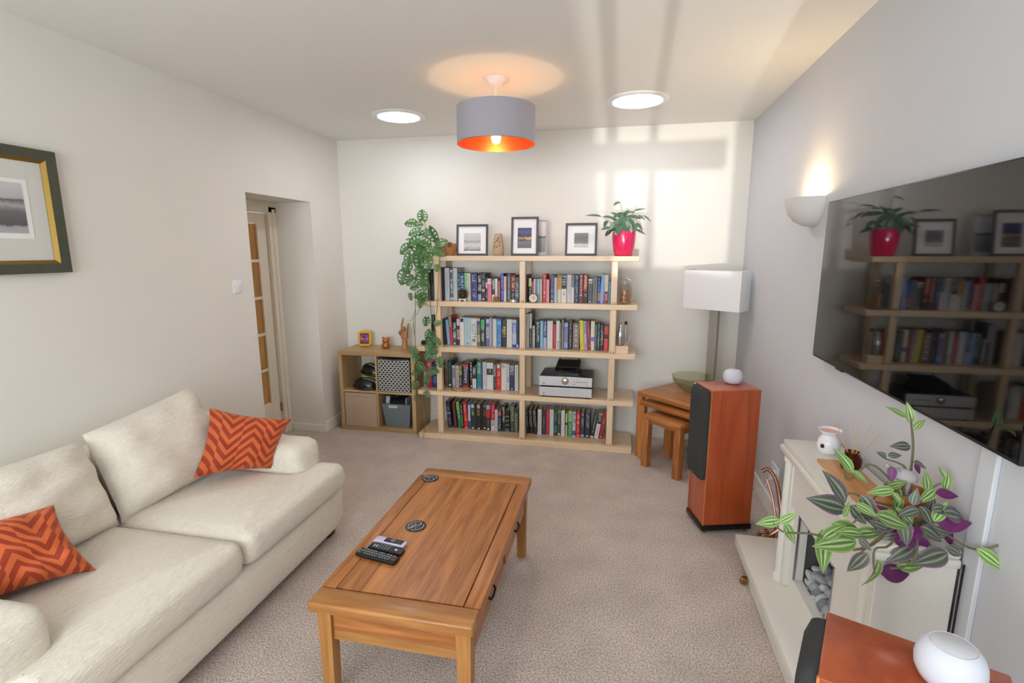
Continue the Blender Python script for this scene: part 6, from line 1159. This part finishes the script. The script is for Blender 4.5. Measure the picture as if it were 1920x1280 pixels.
part('face', MB().lathe([(.036, -.004), (0, -.0045)], (1.972, -.415, z2+.040), 32, axis=1), mat('clock_face', 'e0d8ca', .5), ck, 'cream dial')
part('hand', MB().box((1.971, -.4205, z2+.038), (1.9745, -.4197, z2+.060)).box((1.970, -.4205, z2+.038), (1.990, -.4197, z2+.0405)), M_iron, ck)
jr = thing('storage_jar', 'clip-top glass jar of orange dried fruit at the bookcase end', 'jar', (2.722, -.36, z2))
part('jar', MB().lathe([(0, z2), (.052, z2), (.058, z2+.008), (.058, z2+.135), (.050, z2+.155), (.046, z2+.165), (.046, z2+.175), (.043, z2+.175), (.043, z2+.165), (.047, z2+.153), (.0545, z2+.133), (.0545, z2+.009), (0, z2+.005)], (2.722, -.36, 0), 32), M_glass, jr)
part('lid', MB().lathe([(.049, z2+.178), (.049, z2+.190), (.044, z2+.200), (.030, z2+.205), (.028, z2+.198), (0, z2+.198)], (2.722, -.36, 0), 32), M_glass, jr)
part('clip', MB().tube([(2.672, -.36, z2+.16), (2.668, -.36, z2+.19), (2.69, -.38, z2+.208), (2.722, -.36, z2+.212), (2.77, -.36, z2+.195)], .0018, 6, smooth=4), M_sil, jr)
ct_ = MB(); rnd = random.Random(5)
for i in range(70):
    a = rnd.uniform(0, 6.28); rr = .040*math.sqrt(rnd.random()); z = z2+.014+.098*rnd.random()
    rot = Euler((rnd.uniform(0, 3), rnd.uniform(0, 3), rnd.uniform(0, 3))).to_matrix()
    ct_.ell((2.722+rr*math.cos(a), -.36+rr*math.sin(a), z), (.011, .009, .0045), 7, 4, rot=rot)
part('dried_fruit', ct_, mat('dried_orange', 'c07a2c', .5, var=.5, vscale=40), jr, 'orange brown dried pieces', kind='stuff')
# cocktail set
z3 = SZ[2]
cs = thing('cocktail_set', 'steel cocktail shaker set standing in a small wooden block', 'cocktail set', (2.713, -.39, z3))
part('block', MB().box((2.660, -.435, z3), (2.768, -.345, z3+.064), .004, 1), pine(0), cs)
part('shaker', MB().lathe([(.018, z3+.064), (.028, z3+.07), (.031, z3+.13), (.031, z3+.165), (.022, z3+.195), (.020, z3+.2), (.020, z3+.212), (.012, z3+.222), (.012, z3+.240), (0, z3+.246)], (2.700, -.392, 0), 24), M_sil, cs)
part('muddler', MB().tube([(2.742, -.388, z3+.06), (2.742, -.388, z3+.235)], .0065, 10), M_sil, cs)
part('muddler_head', MB().ell((2.742, -.388, z3+.252), (.012, .012, .016)), mat('rubber_black', '2a2624', .6), cs)
part('tongs', MB().tube([(2.756, -.41, z3+.06), (2.768, -.41, z3+.10), (2.780, -.41, z3+.14), (2.778, -.41, z3+.155), (2.766, -.41, z3+.13), (2.757, -.41, z3+.09)], .0022, 6, smooth=4), M_sil, cs)
# dark bottle and black pouch in the end bay of the second row
solo('dark_bottle', MB().lathe([(0, z3), (.019, z3), (.021, z3+.004), (.021, z3+.24), (.018, z3+.262), (.018, z3+.275), (0, z3+.276)], (1.052, -.34, 0), 20), mat('dark_brown_glass', '2a1e1c', .15, coat=.5), 'tall dark brown bottle beside the end post behind the vine', 'bottle')
solo('spectacle_case', MB().softbox((.930, -.37, z3), (1.018, -.31, z3+.036), .016, 6), mat('black_case', '1e1f20', .4), 'black rounded spectacle case lying at the bookcase end behind the vine', 'case')
z4 = SZ[3]
solo('clear_box', MB().box((.935, -.33, z4), (.965, -.20, z4+.19), .004, 1), mat('frosted_plastic', 'c9ccce', .35, trans=.3), 'pale frosted plastic case beside the pink-red book', 'case')
pts = [(1.30+.088*math.cos(a), -.36+.075*math.sin(a), z4+.004) for a in [i*2*math.pi/40 for i in range(41)]]
pts = [(x, max(-.452, y), z) for x, y, z in pts]
solo('gold_hoop', MB().tube([p for p in pts if p[1] < -.325], .003, 6), mat('gold_wire', 'c49a4e', .3, .9), 'thin gold wire hoop lying before the dictionary', 'hoop')
# hi-fi stack
M_alu = mat('brushed_aluminium', 'd8dadd', .32, .55)
M_case = mat('black_steel', '26272a', .38, .4)
def hifi(z, hgt, label, knobs):
    t = thing('hifi_unit', label, 'hi-fi', (2.258, -.30, z), 0, 'silver hi-fi separates')
    for x in (2.07, 2.445):
        for y in (-.42, -.17): part('foot', MB().lathe([(0, 0), (.014, 0), (.014, .012), (0, .012)], (x, y, z), 14), M_case, t)
    part('case', MB().box((2.036, -.438, z+.012), (2.480, -.130, z+.012+hgt), .002, 1), M_case, t)
    fp_ = part('faceplate', MB().box((2.033, -.448, z+.012), (2.483, -.438, z+.012+hgt), .002, 1), M_alu, t, 'brushed silver faceplate')
    part('power_button', MB().lathe([(.005, 0), (.005, -.003), (0, -.0035)], (2.075, -.448, z+.032), 12, axis=1), M_iron, fp_)
    if knobs:
        part('volume_ring', MB().lathe([(.031, 0), (.030, -.003), (.024, -.003)], (2.256, -.448, z+.012+hgt*.55), 32, axis=1), M_brass, fp_)
        part('volume_knob', MB().lathe([(.023, 0), (.023, -.014), (.020, -.016), (0, -.016)], (2.256, -.448, z+.012+hgt*.55), 32, axis=1), M_sil, fp_)
        for i in range(6):
            part('selector_button', MB().lathe([(.004, 0), (.004, -.003), (0, -.0032)], (2.333+i*.021, -.448, z+.012+hgt*.52), 10, axis=1), M_iron, fp_)
        for x in (2.333, 2.438): part('jack', MB().lathe([(.004, 0), (.004, -.001), (0, -.001)], (x, -.448, z+.032), 10, axis=1), M_iron, fp_)
hifi(z4, .078, 'plain silver hi-fi power amplifier, lower unit of the stack', False)
hifi(z4+.0905, .082, 'silver hi-fi amplifier with round volume knob, upper unit of the stack', True)
zu = z4+.0905+.012+.082
dv = thing('phono_stage', 'small black valve box with clear front on top of the amplifier', 'hi-fi', (2.27, -.28, zu))
part('case', MB().box((2.165, -.36, zu), (2.365, -.16, zu+.062), .003, 1), M_case, dv)
part('lid', MB().add([(2.165, -.36, zu+.062), (2.365, -.36, zu+.062), (2.365, -.16, zu+.085), (2.165, -.16, zu+.085), (2.165, -.36, zu+.068), (2.365, -.36, zu+.068), (2.365, -.16, zu+.091), (2.165, -.16, zu+.091)], [(0,3,2,1),(4,5,6,7),(0,1,5,4),(1,2,6,5),(2,3,7,6),(3,0,4,7)]), M_case, dv)
for x in (2.205, 2.325): part('dial', MB().lathe([(.026, 0), (.026, -.004), (.020, -.006), (0, -.006)], (x, -.361, zu+.033), 24, axis=1), mat('dial_grey', '6a7078', .5), dv)
part('clear_front', MB().box((2.160, -.376, zu), (2.372, -.373, zu+.064)).box((2.160, -.373, zu), (2.163, -.36, zu+.064)).box((2.369, -.373, zu), (2.372, -.36, zu+.064)), thin_glass('smoked_acrylic', 'a9b4ba', 1.3), dv)
for x in (2.18, 2.35): part('terminal', MB().lathe([(.007, zu+.088), (.007, zu+.104), (0, zu+.104)], (x, -.172, 0), 12), M_case, dv)

# ------------------------------------------------------------------ cube unit by the doorway
def kal(ax): return wood('oak_effect_%d' % ax, 'cfae80', 'b08c5c', ax, .8, .45, .8)
KX0, KX1, KY0, KY1, KH = .105, .870, -.385, -.02, .765
ku = thing('cube_unit', 'four-cube oak effect storage unit between doorway and bookcase', 'shelf unit', ((KX0+KX1)/2, (KY0+KY1)/2, 0))
e = .036; xm = (KX0+KX1)/2; zm = KH/2
part('top_panel', MB().box((KX0, KY0, KH-e), (KX1, KY1, KH), .0015, 1), kal(0), ku)
part('bottom_panel', MB().box((KX0, KY0, 0), (KX1, KY1, e), .0015, 1), kal(0), ku)
for x in (KX0, KX1-e): part('side_panel', MB().box((x, KY0, e), (x+e, KY1, KH-e), .0015, 1), kal(2), ku)
part('divider', MB().box((xm-.009, KY0+.001, e), (xm+.009, KY1, KH-e), .001, 1), kal(2), ku)
for a, b in ((KX0+e, xm-.009), (xm+.009, KX1-e)): part('middle_shelf', MB().box((a, KY0+.001, zm-.009), (b, KY1, zm+.009), .001, 1), kal(0), ku)
bx = thing('storage_box', 'beige fabric storage box in the lower cube nearest the doorway', 'box', (KX0+e+.165, -.2, e))
part('front', MB().box((KX0+e+.006, KY0+.004, e+.002), (xm-.013, KY0+.010, zm-.016), .002, 1), mat('beige_linen', 'c4ab94', .9, bump=.3, bscale=300, var=.08, vscale=12), bx)
part('body', MB().box((KX0+e+.006, KY0+.010, e+.001), (xm-.013, KY1-.02, zm-.02), .002, 1), MC['beige_linen'], bx)
part('seam', MB().box((KX0+e+.008, KY0+.003, zm-.052), (xm-.015, KY0+.0045, zm-.049)), mat('linen_seam', 'a98f78', .9), bx)
bk = thing('woven_basket', 'black and white woven basket in the upper cube beside the vine', 'basket', (xm+.17, -.2, zm+.009))
bx0, bx1, bz0, bz1 = xm+.018, KX1-e-.012, zm+.0095, KH-e-.022
part('body', MB().box((bx0, KY0+.006, bz0), (bx1, KY1-.03, bz1), .006, 2), mat('basket_black', '26282a', .8), bk)
wv = MB(); nr, ncl = 15, 17; cw_ = (bx1-bx0)/ncl; rh = (bz1-bz0-.004)/nr
for i in range(nr):
    for j in range(ncl):
        x = bx0+j*cw_; z = bz0+.002+i*rh; d = (.5 if ((i+j) % 2) else -.5)*rh*1.1
        yq = KY0+.004
        wv.add([(x+.001, yq, z+rh*.18-d*.5), (x+cw_-.001, yq, z+rh*.18+d*.5), (x+cw_-.001, yq, z+rh*.72+d*.5), (x+.001, yq, z+rh*.72-d*.5), (x+cw_/2, yq-.002, z+rh*.45)], [(0,1,4),(1,2,4),(2,3,4),(3,0,4)])
part('weave', wv, mat('basket_white', 'c9c8c0', .8), bk, 'white woven strands', kind='stuff')
part('rim', MB().tube([(bx0+.004, KY0+.008, bz1+.004), (xm+.17, KY0+.004, bz1-.006), (bx1-.004, KY0+.008, bz1+.004)], .007, 8, smooth=6), mat('basket_rim', '3c4038', .8), bk)
bn = thing('plastic_bin', 'blue-grey plastic bin with a pale label in the lower cube beside the bookcase', 'bin', (xm+.17, -.2, e))
gb = MB(); cxb = xm+.172; v = []
for (z, a, b) in ((e+.001, .118, .130), (e+.225, .145, .150), (e+.235, .150, .155), (e+.235, .142, .147), (e+.01, .112, .124)):
    v += [(cxb-a, -.205-b, z), (cxb+a, -.205-b, z), (cxb+a, -.205+b, z), (cxb-a, -.205+b, z)]
gb.add(v, [(3,2,1,0)]+[(k*4+i, k*4+(i+1) % 4, (k+1)*4+(i+1) % 4, (k+1)*4+i) for k in range(4) for i in range(4)]+[(16,17,18,19)])
part('tub', gb, mat('blue_grey_plastic', '76828a', .5), bn, smooth=20)
part('label_plate', MB().box((cxb-.075, -.360, e+.195), (cxb+.015, -.350, e+.220), .002, 1), mat('label_pale', 'cfd6c4', .5), bn)
solo('folded_cloth', MB().softbox((cxb-.10, -.31, e+.02), (cxb+.07, -.10, e+.25), .03, 6, noise=.006), mat('dark_cloth', '23262c', .9), 'dark cloth bundle stuffed inside the plastic bin', 'cloth')
solo('paper_roll', MB().tube([(cxb-.112, -.31, e+.14), (cxb-.105, -.29, e+.29)], .022, 14), mat('roll_white', 'd0ccd4', .7), 'pale roll sticking out of the plastic bin', 'roll')
solo('thin_folder', MB().box((cxb+.085, -.33, e+.02), (cxb+.095, -.12, e+.285), .001, 1), mat('folder_grey', 'b4b6c2', .6), 'thin pale folder upright in the plastic bin', 'folder')
# cycle helmets
M_hb = mat('helmet_black', '1c1d1e', .3, coat=.4); M_hy = mat('helmet_lime', 'b4c42c', .4); M_hs = mat('helmet_silver', 'a9adb0', .35)
def helmet(c, s, rz, label, z):
    t = thing('cycle_helmet', label, 'helmet', (c[0], c[1], z), rz, 'cycle helmets in the cube unit', True)
    sh_ = MB(); n, m_ = 20, 8; v = []; f = []
    for i in range(m_+1):
        p = math.pi/2*i/m_
        for k in range(n):
            a = 2*math.pi*k/n; rr = math.cos(p)**.75
            v.append((s*1.25*rr*math.cos(a)*(1+.10*math.cos(a)), s*.85*rr*math.sin(a), s*(.18+.9*math.sin(p))+s*.12*math.cos(a)*math.cos(p)))
    f = [(i*n+k, i*n+(k+1) % n, (i+1)*n+(k+1) % n, (i+1)*n+k) for i in range(m_) for k in range(n)]
    sh_.add(v, f); part('shell', sh_, M_hb, t)
    rim = MB().tube([(s*1.25*math.cos(a)*(1+.10*math.cos(a)), s*.85*math.sin(a), s*.14+s*.10*math.cos(a)) for a in [2*math.pi*k/24 for k in range(25)]], s*.14, 8)
    part('rim', rim, M_hb, t)
    for k, (y0_, m1) in enumerate(((-.45, M_hs), (.0, M_hy), (.45, M_hs), (-.78, M_hy))):
        pts = []
        for i in range(9):
            u = -1+2*i/8; ax_ = u*.95
            yy = y0_*(1-.25*u*u); rem = max(0, 1-(ax_)**2-(yy/.9)**2)
            pts.append((s*1.25*ax_, s*.85*yy, s*(.2+.93*math.sqrt(rem))))
        part('vent_rib', MB().tube(pts, s*.055, 6), m1, t)
    part('strap', MB().tube([(s*.3, -s*.8, s*.1), (s*.1, -s*.95, -.0+s*.06), (-s*.3, -s*.85, s*.1)], s*.04, 6, smooth=4), M_rub, t)
    return t
helmet((KX0+e+.205, -.285), .098, R(185), 'black cycle helmet with lime flashes, lower of the two in the cube', zm+.010)
helmet((KX0+e+.235, -.225), .098, R(160), 'black cycle helmet with lime stripe perched on the other one', zm+.135)
# on top of the cube unit
yf = thing('photo_frame', 'small yellow scalloped frame with a pink picture on the cube unit', 'photo frame', (.252, -.13, KH), R(8), None, True)
poly = []
for k in range(64):
    a = 2*math.pi*k/64; sq = 1/max(abs(math.cos(a)), abs(math.sin(a)))**.75
    rr = .070*sq**.9*(1+.06*math.cos(12*a)); poly.append((rr*math.cos(a)*.98, rr*math.sin(a)*1.08+.086))
zmn = min(p[1] for p in poly); poly = [(a, b-zmn) for a, b in poly]; zc = .086-zmn
tl = Matrix.Rotation(-.12, 4, 'X')
part('frame', MB().prism(poly, -.010, .010, axis=1, bev=.003, seg=1).xf(tl), mat('yellow_frame', 'e8b41c', .35), yf)
part('slip', MB().box((-.044, -.014, zc-.052), (.044, -.009, zc+.052), .002, 1).xf(tl), mat('frame_brown', '6a3a1e', .5), yf)
part('print', MB().box((-.037, -.0155, zc-.045), (.037, -.0135, zc+.045)).xf(tl), gradient_print('pink_print', [(0, '5a2a4e'), (.35, '9a4a8a'), (.5, 'd88ab0'), (.65, 'b05ab0'), (1, '5a2a7a')], .7, 4), yf)
yb_ = part('easel_back', MB().box((-.02, .010, .0), (.02, .014, .10)).xf(Matrix.Rotation(.18, 4, 'X')), MC['frame_brown'], yf)
br = thing('bear_figurine', 'small copper-coloured bear money box on the cube unit', 'figurine', (.495, -.17, KH))
M_bear = mat('copper_glaze', 'b8703c', .22, .35, coat=.4)
part('body', MB().lathe([(0, KH), (.030, KH), (.040, KH+.012), (.042, KH+.035), (.034, KH+.055), (.028, KH+.06)], (.495, -.17, 0), 24), M_bear, br)
part('head', MB().ell((.495, -.17, KH+.078), (.036, .030, .028), 20, 12), M_bear, br)
for x in (-.026, .026): part('ear', MB().ell((.495+x, -.168, KH+.101), (.013, .008, .013)), M_bear, br)
part('muzzle', MB().ell((.495, -.197, KH+.072), (.013, .010, .010)), M_bear, br)
# wooden artist's hand
M_hand = wood('hand_wood', 'cf9a68', 'ae7a4a', 2, 1, .5, .7)
hx, hy = .690, -.17
hm = MB()
hm.lathe([(0, KH), (.032, KH), (.033, KH+.01), (.027, KH+.05), (.025, KH+.095), (.028, KH+.11)], (hx, hy, 0), 20)
hm.softbox((hx-.036, hy-.018, KH+.10), (hx+.036, hy+.018, KH+.195), .016, 7)
def fing(pts, r): hm.tube(pts, [r, r*.75], 10, smooth=4); hm.ell(pts[-1], (r*.76, r*.76, r*.9), 10, 6)
fing([(hx-.026, hy, KH+.185), (hx-.024, hy-.002, KH+.225), (hx-.014, hy-.004, KH+.262), (hx-.006, hy-.006, KH+.292)], .0105)
fing([(hx-.008, hy-.004, KH+.188), (hx-.006, hy-.016, KH+.216), (hx-.005, hy-.036, KH+.214), (hx-.005, hy-.036, KH+.190)], .0105)
fing([(hx+.010, hy-.004, KH+.186), (hx+.012, hy-.018, KH+.212), (hx+.012, hy-.036, KH+.208), (hx+.011, hy-.034, KH+.186)], .010)
fing([(hx+.028, hy, KH+.182), (hx+.036, hy-.002, KH+.210), (hx+.042, hy-.003, KH+.232), (hx+.046, hy-.004, KH+.246)], .009)
fing([(hx-.030, hy-.006, KH+.135), (hx-.040, hy-.022, KH+.158), (hx-.026, hy-.036, KH+.180), (hx-.010, hy-.042, KH+.188)], .0105)
solo('wooden_hand', hm, M_hand, 'wooden mannequin hand with raised forefinger on the cube unit', 'ornament')
